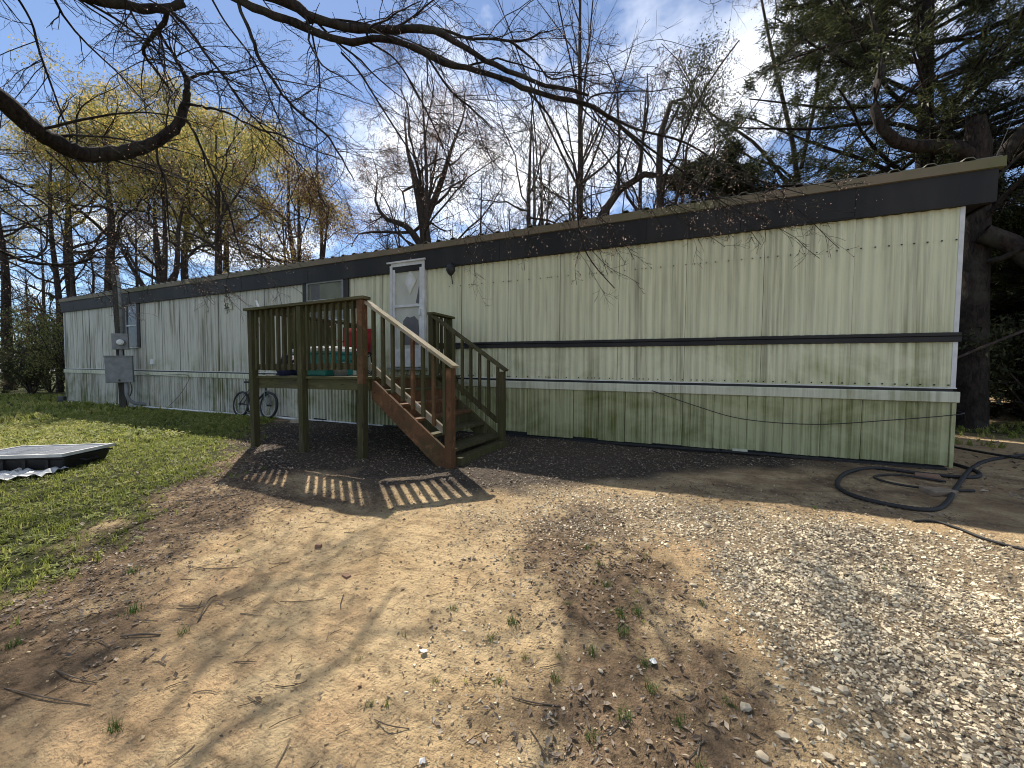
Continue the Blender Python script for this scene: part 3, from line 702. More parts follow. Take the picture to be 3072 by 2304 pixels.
chair = root('folding_chair', (-5.0, 4.75, PZ), 'red canvas folding chair with black legs at the stair end of the porch', 'chair')
W_ = .27
part('seat', MB().add([(-W_, -.24, .46), (W_, -.24, .46), (W_, .0, .415), (-W_, .0, .415), (W_, .22, .43), (-W_, .22, .43)], [(0, 1, 2, 3), (3, 2, 4, 5)]), M['red'], chair, world=False).modifiers.new('thick', 'SOLIDIFY').thickness = .012
part('backrest', MB().add([(-W_, .22, .44), (W_, .22, .44), (0, .27, .44), (-W_, .27, .70), (0, .31, .70), (W_, .27, .70), (-W_, .31, .94), (0, .34, .94), (W_, .31, .94)], [(0, 2, 4, 3), (2, 1, 5, 4), (3, 4, 7, 6), (4, 5, 8, 7)]), M['red'], chair, world=False, smooth=True).modifiers.new('thick', 'SOLIDIFY').thickness = .012
for s in (-1, 1):
    part('leg', MB().tube([(s * W_, -.26, .0), (s * W_ * .95, .27, .46)], .011, 6), M['black'], chair, world=False)
    part('leg', MB().tube([(s * W_, .28, .0), (s * W_ * .95, -.25, .46)], .011, 6), M['black'], chair, world=False)
    part('back_post', MB().tube([(s * W_ * .97, .22, .1), (s * W_ * .97, .27, .7), (s * W_ * .97, .31, .95)], .011, 6), M['black'], chair, world=False)
    part('arm_rest', MB().beam((s * W_ * 1.03, -.25, .64), (s * W_ * 1.03, .27, .66), .055, .015), M['red'], chair, world=False)
    part('arm_post', MB().tube([(s * W_, -.24, .46), (s * W_ * 1.03, -.23, .635)], .01, 6), M['black'], chair, world=False)
for yy in (-.26, .28):
    part('leg', MB().tube([(-W_, yy, .02), (W_, yy * .9, .44)], .009, 6), M['black'], chair, world=False)
    part('leg', MB().tube([(W_, yy, .02), (-W_, yy * .9, .44)], .009, 6), M['black'], chair, world=False)
chair.rotation_euler = (0, 0, radians(40)); chair.scale = (.9, .9, .86)

def crumple(name, sx, sy, sz, seed, n=14):
    r = np.random.default_rng(seed); V, F = [], []
    for i in range(n):
        for j in range(n):
            th, ph = pi * (i + .5) / n * .55, 2 * pi * j / n
            q = 1 + .22 * sin(3 * ph + i) * sin(2 * th) + r.uniform(-.09, .09)
            V.append((sx * sin(th) * cos(ph) * q, sy * sin(th) * sin(ph) * q, max(0, sz * cos(th) * q)))
    for i in range(n - 1):
        for j in range(n): F.append((i * n + j, i * n + (j + 1) % n, (i + 1) * n + (j + 1) % n, (i + 1) * n + j))
    F.append(tuple(range(n))); return MB().add(V, F)
bag = part('blue_bag', crumple('b', .2, .16, .34, 2), M['blue'], smooth=True); bag.location = (-6.0, 4.25, PZ)
tag(bag, 'dark navy fabric bag slumped in the far porch corner', 'bag')
jug = root('white_jug', (-5.93, 4.62, PZ), 'white plastic jug standing left of the teal tote', 'jug')
jr = [(0.0, .075), (.02, .085), (.2, .085), (.27, .06), (.31, .022), (.335, .022)]; V, F = [], []
for z, r in jr:
    for j in range(12): a = 2 * pi * j / 12; V.append((r * cos(a), r * sin(a), z))
for i in range(len(jr) - 1):
    for j in range(12): F.append((i * 12 + j, i * 12 + (j + 1) % 12, i * 12 + 12 + (j + 1) % 12, i * 12 + 12 + j))
F.append(tuple(range(12))); part('bottle', MB().add(V, F), M['white_pl'], jug, world=False, smooth=True)
part('cap', MB().tube([(0, 0, .334), (0, 0, .36)], .026, 10), M['blue'], jug, world=False)
part('handle', MB().tube([(.08, 0, .14), (.125, 0, .18), (.12, 0, .26), (.045, 0, .285)], .012, 8), M['white_pl'], jug, world=False)
bk = root('cleaning_bucket', (-4.75, 4.2, PZ), 'small grey bucket on the porch floor in front of the red chair', 'bucket')
V, F = [], []
for z, r in ((0, .09), (.18, .115), (.181, .105), (.02, .085)):
    for j in range(14): a = 2 * pi * j / 14; V.append((r * cos(a), r * sin(a), z))
for i in range(3):
    for j in range(14): F.append((i * 14 + j, i * 14 + (j + 1) % 14, i * 14 + 14 + (j + 1) % 14, i * 14 + 14 + j))
F.append(tuple(range(13, -1, -1))); F.append(tuple(range(42, 56)))
part('pail', MB().add(V, F), M['grey_metal'], bk, world=False, smooth=True)
part('handle', MB().tube([(-.115, 0, .17), (-.09, .05, .20), (0, .1, .21), (.09, .05, .20), (.115, 0, .17)], .004, 5), M['steel'], bk, world=False)
dw = part('white_dowel', MB().tube([(-6.16, 3.90, 2.134), (-6.20, 3.90, 2.20), (-6.25, 3.91, 2.27)], [.014, .017, .014], 8), M['white_pl'])
tag(dw, 'short white plastic tube sticking up from the porch top rail', 'tube')

# ------------------------------------------------------------------ bicycle against the skirting
BY = 5.98
bike = root('bicycle', (-9.75, BY, float(gz(-9.75, BY))), 'dark mountain bicycle leaning on the skirting left of the porch', 'bicycle')
def ring(cx, cz, R, r, n=28, s=8):
    return MB().tube([(cx + R * cos(2 * pi * i / n), 0, cz + R * sin(2 * pi * i / n)) for i in range(n)], r, s, closed=True)
WR = .325
for cxw in (-.55, .53):
    wh = part('wheel', MB().tube([(cxw, -.05, WR), (cxw, .05, WR)], .022, 10), M['black'], bike, world=False)
    part('tyre', ring(cxw, WR, WR - .028, .031), M['rubber'], wh, world=False, smooth=True)
    part('rim', ring(cxw, WR, WR - .064, .010, s=6), M['steel'], wh, world=False, smooth=True)
    spk = MB()
    for i in range(20):
        a = 2 * pi * i / 20; spk.tube([(cxw + .02 * cos(a + 1), .02 * (-1) ** i, WR + .02 * sin(a + 1)), (cxw + .27 * cos(a), 0, WR + .27 * sin(a))], .0016, 3, caps=False)
    part('spokes', spk, M['steel'], wh, world=False)
bbk, seat_t, head_t, head_b = (-.12, 0, .30), (-.27, 0, .74), (.33, 0, .80), (.37, 0, .66)
fm = MB().tube([bbk, seat_t], .021, 8).tube([seat_t, head_t], .023, 8).tube([bbk, head_b], .028, 8).tube([head_t, head_b], .02, 8)
for s in (-1, 1):
    fm.tube([(-.12, .02 * s, .30), (-.55, .055 * s, WR)], .009, 6); fm.tube([(-.26, .02 * s, .70), (-.55, .055 * s, WR)], .009, 6)
part('frame', fm, M['black'], bike, world=False, smooth=True)
fk = MB()
for s in (-1, 1): fk.tube([(.37, .045 * s, .67), (.42, .055 * s, .5), (.53, .055 * s, WR)], .013, 6)
fk.box(.34, .41, -.06, .06, .655, .69); part('fork', fk, M['grey_metal'], bike, world=False)
hbm = MB().tube([(.33, 0, .80), (.31, 0, .88), (.35, 0, .92)], .014, 8).tube([(.30, -.29, .95), (.35, -.12, .925), (.35, .12, .925), (.30, .29, .95)], .012, 8)
part('handlebar', hbm, M['black'], bike, world=False, smooth=True)
for s in (-1, 1): part('grip', MB().tube([(.325, .19 * s, .938), (.30, .29 * s, .95)], .018, 8), M['rubber'], bike, world=False)
part('seat_post', MB().tube([seat_t, (-.30, 0, .86)], .013, 8), M['steel'], bike, world=False)
sd_ = MB().prism([(-.43, -.07), (-.42, .07), (-.30, .055), (-.12, .018), (-.11, -.018), (-.30, -.055)], 'z', .86, .905); part('saddle', sd_, M['rubber'], bike, world=False, bevel=.012)
cg = MB().tube([(-.12, -.045, .30), (-.12, -.040, .30)], .085, 18); part('chainring', cg, M['black'], bike, world=False)
ck = MB().tube([(-.12, -.06, .30), (-.05, -.065, .15)], .011, 6).tube([(-.12, .06, .30), (-.19, .065, .45)], .011, 6); part('crank', ck, M['steel'], bike, world=False)
for a, b, c in ((-.05, -.11, .15), (-.19, .11, .45)): part('pedal', MB().box(a - .045, a + .045, b - .04, b + .04, c - .012, c + .012), M['black'], bike, world=False)
part('cassette', MB().tube([(-.55, -.055, WR), (-.55, -.03, WR)], [.03, .045], 14), M['black'], bike, world=False)
ch = MB().tube([(-.12, -.045, .385), (-.55, -.045, WR + .045)], .005, 4).tube([(-.12, -.045, .215), (-.50, -.045, .20), (-.55, -.045, WR - .045)], .005, 4); part('chain', ch, M['black'], bike, world=False)
bike.rotation_euler = (radians(-7), 0, 0)

# ------------------------------------------------------------------ electric service pole
pole = root('service_pole', (-15.75, 5.78, float(gz(-15.75, 5.78)) - .02), 'grey wooden service pole with conduit, electric meter and breaker box', 'utility pole', rot=(0, radians(-1.2), radians(58)))
def pl(name, mb, mat, parent=None, **k): return part(name, mb, mat, parent or pole, world=False, **k)
pl('post', MB().beam((0, 0, -.1), (0, 0, 4.35), .15, .15, up=(0, 1, 0)), M['pole_wood'])
pl('conduit', MB().tube([(.09, -.10, 2.25), (.09, -.10, 3.85), (.06, -.09, 4.05)], .042, 10), M['grey_metal'], smooth=True)
mtb = pl('meter_box', MB().box(-.13, .23, -.22, -.077, 1.82, 2.30), M['grey_metal'], bevel=.01)
mt = pl('meter_dial', MB().tube([(.08, -.22, 2.03), (.08, -.27, 2.03), (.08, -.33, 2.03)], [.10, .095, .085], 18), M['steel'], mtb, smooth=False)
pl('glass_dome', MB().tube([(.08, -.331, 2.03), (.08, -.36, 2.03)], [.085, .05], 18), M['white_pl'], mtb)
pl('nipple', MB().tube([(.05, -.15, 1.62), (.05, -.15, 1.83)], .04, 10), M['grey_metal'])
bb = pl('breaker_box', MB().box(-.30, .30, -.26, -.077, .82, 1.60), M['grey_metal'], bevel=.012)
pl('box_hood', MB().box(-.31, .31, -.29, -.077, 1.601, 1.63), M['grey_metal'], bb)
pl('box_latch', MB().box(-.02, .02, -.275, -.2605, .86, .92), M['black'], bb)
pl('elbow', MB().tube([(.12, -.15, .83), (.12, -.15, .45), (.16, -.15, .28), (.28, -.13, .17), (.45, -.1, .13), (1.0, .05, .10)], .05, 10), M['grey_metal'], smooth=True)
pl('cable_run', MB().tube([(.22, -.15, .82), (.24, -.16, .6), (.2, -.17, .4)], .015, 6), M['black'])

# pipes and cables along the skirting
pp1 = MB().tube([(-15.2, 6.02, .06), (-13.5, 6.05, .055), (-11.4, 6.02, .05), (-9.2, 6.06, .045), (-8.3, 6.05, .03)], .028, 8)
tag(part('water_pipe', pp1, M['white_pl'], smooth=True), 'white plastic pipe lying along the foot of the skirting', 'pipe')
def cable(name, pts, r, label, mat='black', cat='cable'):
    P_ = smooth_path([(*p_, r) for p_ in pts], 6)
    rad = [r] * len(P_)
    if name == 'corrugated_hose':                       # pressed rings along the pipe
        P_ = resample(P_, 520); rad = [r * (1.0 if i_ % 2 else .84) for i_ in range(520)]
    return tag(part(name, MB().tube([tuple(q[:3]) for q in P_], rad, 8 if r > .012 else 5), M[mat], smooth=True), label, cat)
cable('black_cable', [(-.48, 6.12, .86), (.1, 6.09, .66), (.69, 6.07, .50), (1.47, 6.07, .47), (2.2, 6.07, .56), (2.83, 6.09, .66), (2.9, 6.3, .68)], .006, 'thin black cable sagging across the skirting at the near end')
cable('black_cable', [(-9.9, 6.12, 1.13), (-9.1, 6.08, 1.02), (-8.0, 6.08, .98), (-6.8, 6.1, 1.0)], .006, 'thin black cable running behind the porch above the bicycle')
cable('black_cable', [(-15.3, 6.1, 1.08), (-14.6, 6.08, 1.02), (-13.6, 6.09, 1.05), (-12.8, 6.1, 1.0), (-13.2, 6.07, .5), (-13.8, 6.05, .12)], .006, 'thin black cable drooping to the ground beside the service pole')
HP = [(2.98, 6.5), (3.0, 6.1), (2.8, 5.78), (2.4, 5.72), (2.0, 5.78), (1.62, 5.38), (1.38, 4.82), (1.40, 4.46), (1.62, 4.30), (1.88, 4.35), (2.10, 4.64), (2.36, 5.1), (3.05, 6.3), (3.72, 7.2), (4.6, 7.7), (7, 8.3)]
cable('corrugated_hose', [(a, b, float(gz(a, b)) + .02) for a, b in HP], .021, 'thick black corrugated hose looped on dirt by the home corner', 'rubber', 'hose')
cable('drain_hose', [(a, b, float(gz(a, b)) + .02) for a, b in [(2.45, 5.45), (2.1, 5.5), (1.82, 5.28), (1.9, 5.08), (2.2, 5.02), (2.5, 5.12)]], .012, 'short black hose curled inside the corrugated hose loop', 'rubber', 'hose')
cable('guy_cable', [(3.5, 8.1, .03), (3.9, 7.2, .03), (4.6, 6.9, .03), (6.5, 6.5, .03)], .016, 'second black hose lying behind the near corner of the home', 'rubber', 'hose')
cable('thin_hose', [(a, b, float(gz(a, b)) + .012) for a, b in [(1.62, 3.99), (1.75, 4.02), (1.84, 3.92), (1.95, 3.72), (2.3, 3.5)]], .010, 'thin black tube lying at the edge of the gravel shade', 'rubber', 'hose')
cable('overhead_wire', [(3.05, 6.4, 3.2), (4.5, 8.8, 4.9), (7, 13, 8.0)], .004, 'thin wire rising to the trees from the roof corner', 'black', 'wire')

# ------------------------------------------------------------------ solar panel on a black tub
SPX, SPY = -7.83, 2.03
spz = float(gz(SPX, SPY))
tubr = root('plastic_tub', (SPX, SPY, spz), 'long black plastic tub lying in grass under the solar panel', 'tub', rot=(0, 0, radians(28)))
def tubbox(mb, w, d, z0, z1, k0, k1): 
    V = []
    for z, k in ((z0, k0), (z1, k1)): V += [(-w * k, -d * k, z), (w * k, -d * k, z), (w * k, d * k, z), (-w * k, d * k, z)]
    return mb.add(V, [(0, 3, 2, 1), (4, 5, 6, 7), (0, 1, 5, 4), (1, 2, 6, 5), (2, 3, 7, 6), (3, 0, 4, 7)])
part('shell', tubbox(MB(), .60, .30, .0, .16, .90, 1.0), M['tub'], tubr, world=False, bevel=.02)
part('rim', tubbox(MB(), .615, .32, .161, .18, 1, 1), M['tub'], tubr, world=False, bevel=.006)
for xx in (-.4, -.13, .13, .4): part('rib', MB().box(xx - .02, xx + .02, -.312, -.285, .02, .158), M['tub'], tubr, world=False)
part('handle', MB().tube([(.585, -.1, .12), (.64, -.08, .10), (.64, .08, .10), (.585, .1, .12)], .012, 6), M['tub'], tubr, world=False)
sol = root('solar_panel', (SPX, SPY, spz + .198), 'framed pale solar panel lying flat on the black tub', 'solar panel', rot=(radians(1), radians(-1.2), radians(28)))
PWd, PDp = .62, .34
for a in ((-PWd, -PDp, PWd, -PDp + .03), (-PWd, PDp - .03, PWd, PDp), (-PWd, -PDp + .031, -PWd + .03, PDp - .031), (PWd - .03, -PDp + .031, PWd, PDp - .031)):
    part('frame_rail', MB().box(a[0], a[2], a[1], a[3], -.012, .028), M['white_metal'], sol, world=False)
for i in range(3):
    for j in range(2):
        x0 = -PWd + .035 + i * .39; y0 = -PDp + .035 + j * .3075
        part('glass_pane', MB().box(x0, x0 + .372, y0, y0 + .2975, .0, .016), M['panel_glass'], sol, world=False)
for i in (1, 2): part('glazing_bar', MB().box(-PWd + .0215 + i * .39, -PWd + .0335 + i * .39, -PDp + .032, PDp - .032, .0, .019), M['white_metal'], sol, world=False)
part('back_sheet', MB().box(-PWd + .031, PWd - .031, -PDp + .031, PDp - .031, -.006, -.0005), M['white_pl'], sol, world=False)
V, F = [], []; rs = np.random.default_rng(8); nx_, ny_ = 26, 9
for i in range(nx_):
    for j in range(ny_):
        u, v = -.85 + 1.5 * i / (nx_ - 1), -.66 + .36 * j / (ny_ - 1) + .05 * sin(i * .9)
        ca, sa = cos(radians(30)), sin(radians(30)); X_, Y_ = SPX + u * ca - v * sa, SPY + u * sa + v * ca
        V.append((X_, Y_, float(gz(X_, Y_)) + .022 + abs(rs.normal(0, .02)) + .025 * abs(sin(i * 1.1) * cos(j * 1.3))))
for i in range(nx_ - 1):
    for j in range(ny_ - 1): F.append((i * ny_ + j, (i + 1) * ny_ + j, (i + 1) * ny_ + j + 1, i * ny_ + j + 1))
ps = part('plastic_sheet', MB().add(V, F), M['plastic_sheet'], smooth=False); ps.modifiers.new('thick', 'SOLIDIFY').thickness = .002
tag(ps, 'crumpled white plastic sheet on grass in front of black tub', 'plastic sheet')
rg = part('red_rag', crumple('r', .07, .05, .04, 5, 10), M['red'], smooth=True); rg.location = (SPX - .05, SPY - .38, spz + .165); tag(rg, 'small red rag under the edge of the solar panel', 'rag')

# ------------------------------------------------------------------ blocks and bricks
def chunk(name, x, y, sx, sy, sz, rz, mat, label, cat, seed=1, tilt=0):
    r = random.Random(seed); V = []
    for k in (0, 1):
        for a, b in ((-1, -1), (1, -1), (1, 1), (-1, 1)): V.append((a * sx / 2 * r.uniform(.86, 1.05), b * sy / 2 * r.uniform(.86, 1.05), k * sz * r.uniform(.85, 1.1) - .006))
    o = part(name, MB().add(V, [(0, 3, 2, 1), (4, 5, 6, 7), (0, 1, 5, 4), (1, 2, 6, 5), (2, 3, 7, 6), (3, 0, 4, 7)]), M[mat], bevel=min(sx, sy, sz) * .12)
    o.location = (x, y, float(gz(x, y))); o.rotation_euler = (tilt, 0, rz); return tag(o, label, cat)
chunk('brick_chunk', -2.43, 1.93, .045, .035, .03, .5, 'brick', 'small upright brick fragment on dirt left of the stair shadow', 'brick', 2)
chunk('brick_chunk', -1.92, 1.72, .055, .032, .016, -.2, 'brick', 'dark flat brick fragment on bare dirt in the middle', 'brick', 3)
chunk('concrete_block', 2.17, 4.94, .22, .15, .06, .4, 'concrete', 'flat tan concrete block inside the black hose loop', 'block', 4)
chunk('brick_chunk', 2.35, 5.55, .2, .1, .06, -.3, 'brick', 'reddish brick half under the near corner of the home', 'brick', 5)
chunk('foundation_block', -21.35, 6.15, .42, .2, .22, .1, 'black', 'dark block at the far end of the skirting', 'block', 6)
chunk('pale_stone', -7.9, 5.75, .22, .14, .08, .6, 'rock_big', 'pale flat stone in the mulch right of the bicycle', 'stone', 7)
# ------------------------------------------------------------------ ground cover: gravel, fallen leaves, twigs, grass
rng = np.random.default_rng(21)
def ico(sub):
    import bmesh
    bm = bmesh.new(); bmesh.ops.create_icosphere(bm, subdivisions=sub, radius=1.0)
    V = np.array([v.co[:] for v in bm.verts]); F = np.array([[v.index for v in f.verts] for f in bm.faces]); bm.free(); return V, F
def on_ground(xy, dz=0.0):
    return np.column_stack([xy, gz(xy[:, 0], xy[:, 1]) + dz])
I1, IF1 = ico(1); I2, IF2 = ico(2)
def stones(n, x0, x1, y0, y1, keep, size, tmpl, power=1.6):
    xy = np.column_stack([rng.uniform(x0, x1, n), rng.uniform(y0, y1, n)])
    xy = xy[rng.uniform(0, 1, n) < keep(xy[:, 0], xy[:, 1])]; n = len(xy)
    s = size[0] + (size[1] - size[0]) * rng.uniform(0, 1, n) ** power
    S = np.column_stack([s * rng.uniform(.8, 1.5, n), s * rng.uniform(.7, 1.1, n), s * rng.uniform(.45, .8, n)])
    outs = []
    for q in range(6):                      # six differently knapped shapes
        T, TF = tmpl; T = T * (1 + rng.uniform(-.16, .16, (len(T), 1)))
        sel = np.arange(n) % 6 == q
        outs.append(scatter(T, TF, on_ground(xy[sel]) + np.column_stack([np.zeros((sel.sum(), 2)), S[sel, 2] * .35]), rotmats(rng, sel.sum(), .25), S[sel], rng.uniform(0, 1, sel.sum()) ** .9))
    return merge(outs)
gm = lambda a, b: masks(a, b)[1]
# crushed stone: chipped blocks with few faces, flat-shaded
CB = np.array([[-1, -1, -1], [1, -1, -1], [1, 1, -1], [-1, 1, -1], [-1, -1, 1], [1, -1, 1], [1, 1, 1], [-1, 1, 1]], float) * .62
CF = np.array([[0, 3, 2, 1], [4, 5, 6, 7], [0, 1, 5, 4], [1, 2, 6, 5], [2, 3, 7, 6], [3, 0, 4, 7]])
CFT = np.concatenate([CF[:, [0, 1, 2]], CF[:, [0, 2, 3]]])
def chips(n, x0, x1, y0, y1, keep, size, power=1.6, tint=lambda t: t):
    xy = np.column_stack([rng.uniform(x0, x1, n), rng.uniform(y0, y1, n)])
    xy = xy[rng.uniform(0, 1, n) < keep(xy[:, 0], xy[:, 1])]; n = len(xy)
    s = size[0] + (size[1] - size[0]) * rng.uniform(0, 1, n) ** power
    S = np.column_stack([s * rng.uniform(.9, 1.7, n), s * rng.uniform(.7, 1.15, n), s * rng.uniform(.4, .85, n)])
    outs = []
    for q in range(14):
        T = CB * rng.uniform(.55, 1.25, CB.shape); sel = np.arange(n) % 14 == q; m_ = sel.sum()
        lift = np.column_stack([np.zeros((m_, 2)), S[sel, 2] * rng.uniform(.0, .6, m_)])
        outs.append(scatter(T, CFT, on_ground(xy[sel]) + lift, rotmats(rng, m_, .42), S[sel], tint(rng.uniform(0, 1, m_))))
    return merge(outs)
gpatch = lambda a, b: gm(a, b) * (.62 + .38 * sstep(-.45, .1, vnoise(a, b, 1.4) + .5 * vnoise(a, b, 4.3)))
V, F, T = merge([chips(44000, -1.0, 2.4, 1.1, 3.0, gpatch, (.0045, .012)), chips(22000, -1.2, 5.0, 2.6, 4.1, gpatch, (.006, .0145)),
                 stones(3000, -.4, 3.2, 1.0, 3.9, gm, (.005, .011), (I1, IF1), 1.6), chips(3500, -.3, 3.2, 1.0, 3.9, gpatch, (.009, .018), 3.0),
                 chips(17000, -2.0, 1.2, 1.0, 4.0, lambda a, b: sstep(.0, .5, gm(a, b) + .13 * sstep(-1.6, -.2, a) + .12 * vnoise(a, b, 2)) * (1 - .5 * gm(a, b)), (.003, .010))])
tag(link('gravel', big_mesh('gravel', V, F, M['rock'], T, False)), 'pale crushed stone gravel on the parking spot', 'gravel', kind='stuff')
V, F, T = merge([chips(6000, -8.8, 2.4, 3.2, 6.1, lambda a, b: masks(a, b)[2], (.006, .014), 1.6, lambda t: t * .08),
                 chips(5500, -4, 3, .9, 4.6, lambda a, b: .55 * (1 - masks(a, b)[0]) * (1 - .6 * masks(a, b)[1]) * sstep(-.6, .4, vnoise(a, b, 1.7)), (.002, .007), 3, lambda t: t * .7),
                 chips(3500, .2, 5, 3.7, 6.0, lambda a, b: .5 * sstep(-.4, .5, vnoise(a, b, 1.3)), (.003, .012), 2.5, lambda t: t * .5)])
tag(link('dirt_pebbles', big_mesh('dirt_pebbles', V, F, M['rock'], T, False)), 'grey stone chips scattered on dirt and under the porch', 'pebbles', kind='stuff')
V, F, T = chips(14000, -4.4, 2.0, .5, 4.6, lambda a, b: (1 - masks(a, b)[0]) * (1 - .8 * masks(a, b)[1]) * (1 - masks(a, b)[2]) * (.25 + .75 * sstep(-.5, .3, vnoise(a, b, 2.1) + .5 * vnoise(a, b, 6.3))), (.0025, .0085), 2.6)
tag(link('soil_clods', big_mesh('soil_clods', V, F, M['clod'], T, False)), 'crumbly tan clods of bare soil', 'dirt', kind='stuff')
# curled dead leaves
LT = np.array([[0, 0, .02], [.5, .25, .13], [.5, 0, .0], [.5, -.25, .10], [1, 0, .12]])
LFt = np.array([[0, 2, 1], [0, 3, 2], [1, 2, 4], [2, 3, 4]])
def litter(n, x0, x1, y0, y1, keep, size):
    xy = np.column_stack([rng.uniform(x0, x1, n), rng.uniform(y0, y1, n)])
    xy = xy[rng.uniform(0, 1, n) < keep(xy[:, 0], xy[:, 1])]; n = len(xy)
    s = rng.uniform(*size, n); S = np.column_stack([s, s * rng.uniform(.7, 1.3, n), s * rng.uniform(.4, 1.6, n)])
    return scatter(LT, LFt, on_ground(xy, .004), rotmats(rng, n, .28), S, rng.uniform(0, 1, n))
lk = lambda a, b: np.clip(masks(a, b)[3] ** 1.3 * (.65 + .45 * vnoise(a, b, 2.3)) , 0, 1)
V, F, T = merge([litter(56000, -7.5, 2.0, .7, 4.4, lk, (.014, .038)),
                 litter(9000, -8.5, 1.5, 3.3, 6.1, lambda a, b: masks(a, b)[2] * .35, (.025, .05)),
                 litter(9000, -4, 2.5, .8, 4.4, lambda a, b: .02 + .7 * sstep(.1, .5, vnoise(a, b, 1.9) + .4 * vnoise(a, b, 5.1)), (.006, .022)), litter(6000, -.8, 5, 3.9, 6.1, lambda a, b: .5 * sstep(-.4, .4, vnoise(a, b, 1.7)), (.015, .04)),
                 litter(9000, -14, -3.3, .6, 5.8, lambda a, b: .3 + .5 * sstep(-.2, .5, vnoise(a, b, 1.1)), (.025, .055)),
                 litter(2500, 2.5, 9, 5, 13, lambda a, b: .6 + 0 * a, (.04, .08))])
tag(link('fallen_leaves', big_mesh('fallen_leaves', V, F, M['dead_leaf'], T)), 'dry brown fallen leaves littering the yard', 'leaves', kind='stuff')
# broken twigs
n = 2600; xy = np.column_stack([rng.uniform(-5.5, 1.4, n), rng.uniform(.7, 3.9, n)])
g_, v_, m_, l_ = masks(xy[:, 0], xy[:, 1]); xy = xy[rng.uniform(0, 1, n) < np.clip(.35 + .6 * l_ - .6 * v_ + .4 * sstep(1.8, 1, xy[:, 1]) * (xy[:, 0] < -1), 0, 1)]; n = len(xy)
P0 = on_ground(xy, .004); a = rng.normal(radians(35), .7, n); ln = .02 + .12 * rng.uniform(0, 1, n) ** 4
P = np.empty((n, 4, 3)); P[:, 0] = P0
for j in range(1, 4):
    a = a + rng.normal(0, .25, n); q = P[:, j - 1, :2] + np.column_stack([np.cos(a), np.sin(a)]) * (ln / 3)[:, None]
    P[:, j] = on_ground(q, .005)
V, F = tubes(P, np.repeat((.0009 + .013 * ln * rng.uniform(.5, 1.3, n))[:, None], 4, 1) * np.array([1, .95, .85, .6]), 4)
tag(link('twig_debris', big_mesh('twig_debris', V, F, M['twig_litter'], np.repeat(rng.uniform(0, 1, n), 16))), 'small broken twigs strewn over the bare dirt', 'twigs', kind='stuff')
# grass and low weeds
def blade_template(nb, seed, h=1.0, w=.06, spread=.5):
    r = np.random.default_rng(seed); V, F = [], []
    for i in range(nb):
        a, lean = r.uniform(0, 2 * pi), r.uniform(.15, .9); ca, sa = cos(a), sin(a); b = r.normal(0, spread * .3, 2); hh = h * r.uniform(.55, 1.1); ww = w * r.uniform(.7, 1.3)
        o = len(V)
        for t_ in (0, .5, 1):
            rad = lean * t_ * t_ * hh; z = hh * (t_ - .25 * lean * t_ * t_); wd = ww * (1 - t_ * .95)
            cx, cy = b[0] + ca * rad, b[1] + sa * rad
            V += [(cx - sa * wd, cy + ca * wd, z), (cx + sa * wd, cy - ca * wd, z)]
        F += [(o, o + 1, o + 3), (o, o + 3, o + 2), (o + 2, o + 3, o + 4)]
    return np.array(V), np.array(F)
def weed_template(nl, seed):
    r = np.random.default_rng(seed); V, F = [], []
    for i in range(nl):
        a = r.uniform(0, 2 * pi); d = r.uniform(.1, .8); z = r.uniform(.15, .8); s = r.uniform(.18, .34); tz = r.uniform(-.3, .3)
        c = np.array([cos(a) * d, sin(a) * d, z]); u = np.array([cos(a + .3), sin(a + .3), tz]) * s; w_ = np.array([-sin(a + .3), cos(a + .3), r.uniform(-.3, .3)]) * s * .6
        o = len(V); V += [c - u, c + w_, c + u, c - w_]; F += [(o, o + 1, o + 2), (o, o + 2, o + 3)]
    return np.array(V), np.array(F)
outs = []
def grass_patch(n, x0, x1, y0, y1, keep, size, mk_t):
    xy = np.column_stack([rng.uniform(x0, x1, n), rng.uniform(y0, y1, n)])
    xy = xy[rng.uniform(0, 1, n) < keep(xy[:, 0], xy[:, 1])]
    for q in range(5):
        sub = xy[q::5]; n_ = len(sub); Tm, Tf = mk_t(q)
        outs.append(scatter(Tm, Tf, on_ground(sub, -.004), rotmats(rng, n_, .12), rng.uniform(*size, n_), np.clip(rng.normal(.45, .25, n_) + .25 * vnoise(sub[:, 0], sub[:, 1], .8), 0, 1)))
gk = lambda a, b: np.clip(masks(a, b)[0] * (1.0 - .75 * masks(a, b)[3] * sstep(-.35, .3, vnoise(a, b, 1.6))) * (.55 + .6 * sstep(-.5, .2, vnoise(a, b, .9))), 0, 1)
grass_patch(20000, -8.5, -2.7, .4, 5.0, gk, (.035, .075), lambda q: blade_template(5, q, w=.07))
grass_patch(5000, -8.5, -2.7, .4, 5.0, gk, (.035, .06), lambda q: weed_template(8, q + 20))
grass_patch(6000, -14, -8.3, .5, 6.1, gk, (.06, .11), lambda q: blade_template(5, q + 5, w=.11))
grass_patch(2500, -14, -8.3, .5, 6.1, gk, (.07, .11), lambda q: weed_template(8, q + 30))
grass_patch(5000, -30, -13.5, .0, 7.5, lambda a, b: .9 + 0 * a, (.10, .17), lambda q: blade_template(4, q + 9, w=.2))
grass_patch(2000, 3.0, 12, 6.3, 14, lambda a, b: masks(a, b)[0], (.08, .14), lambda q: blade_template(5, q + 12, w=.12))
grass_patch(700, -2.6, 1.2, 1.0, 3.8, lambda a, b: .35 * sstep(.25, .6, vnoise(a + 9, b, 1.5)), (.02, .045), lambda q: blade_template(6, q + 40))
V, F, T = merge(outs)
tag(link('grass', big_mesh('grass', V, F, M['grass'], T)), 'patchy green lawn grass and weeds on the left', 'grass', kind='stuff')
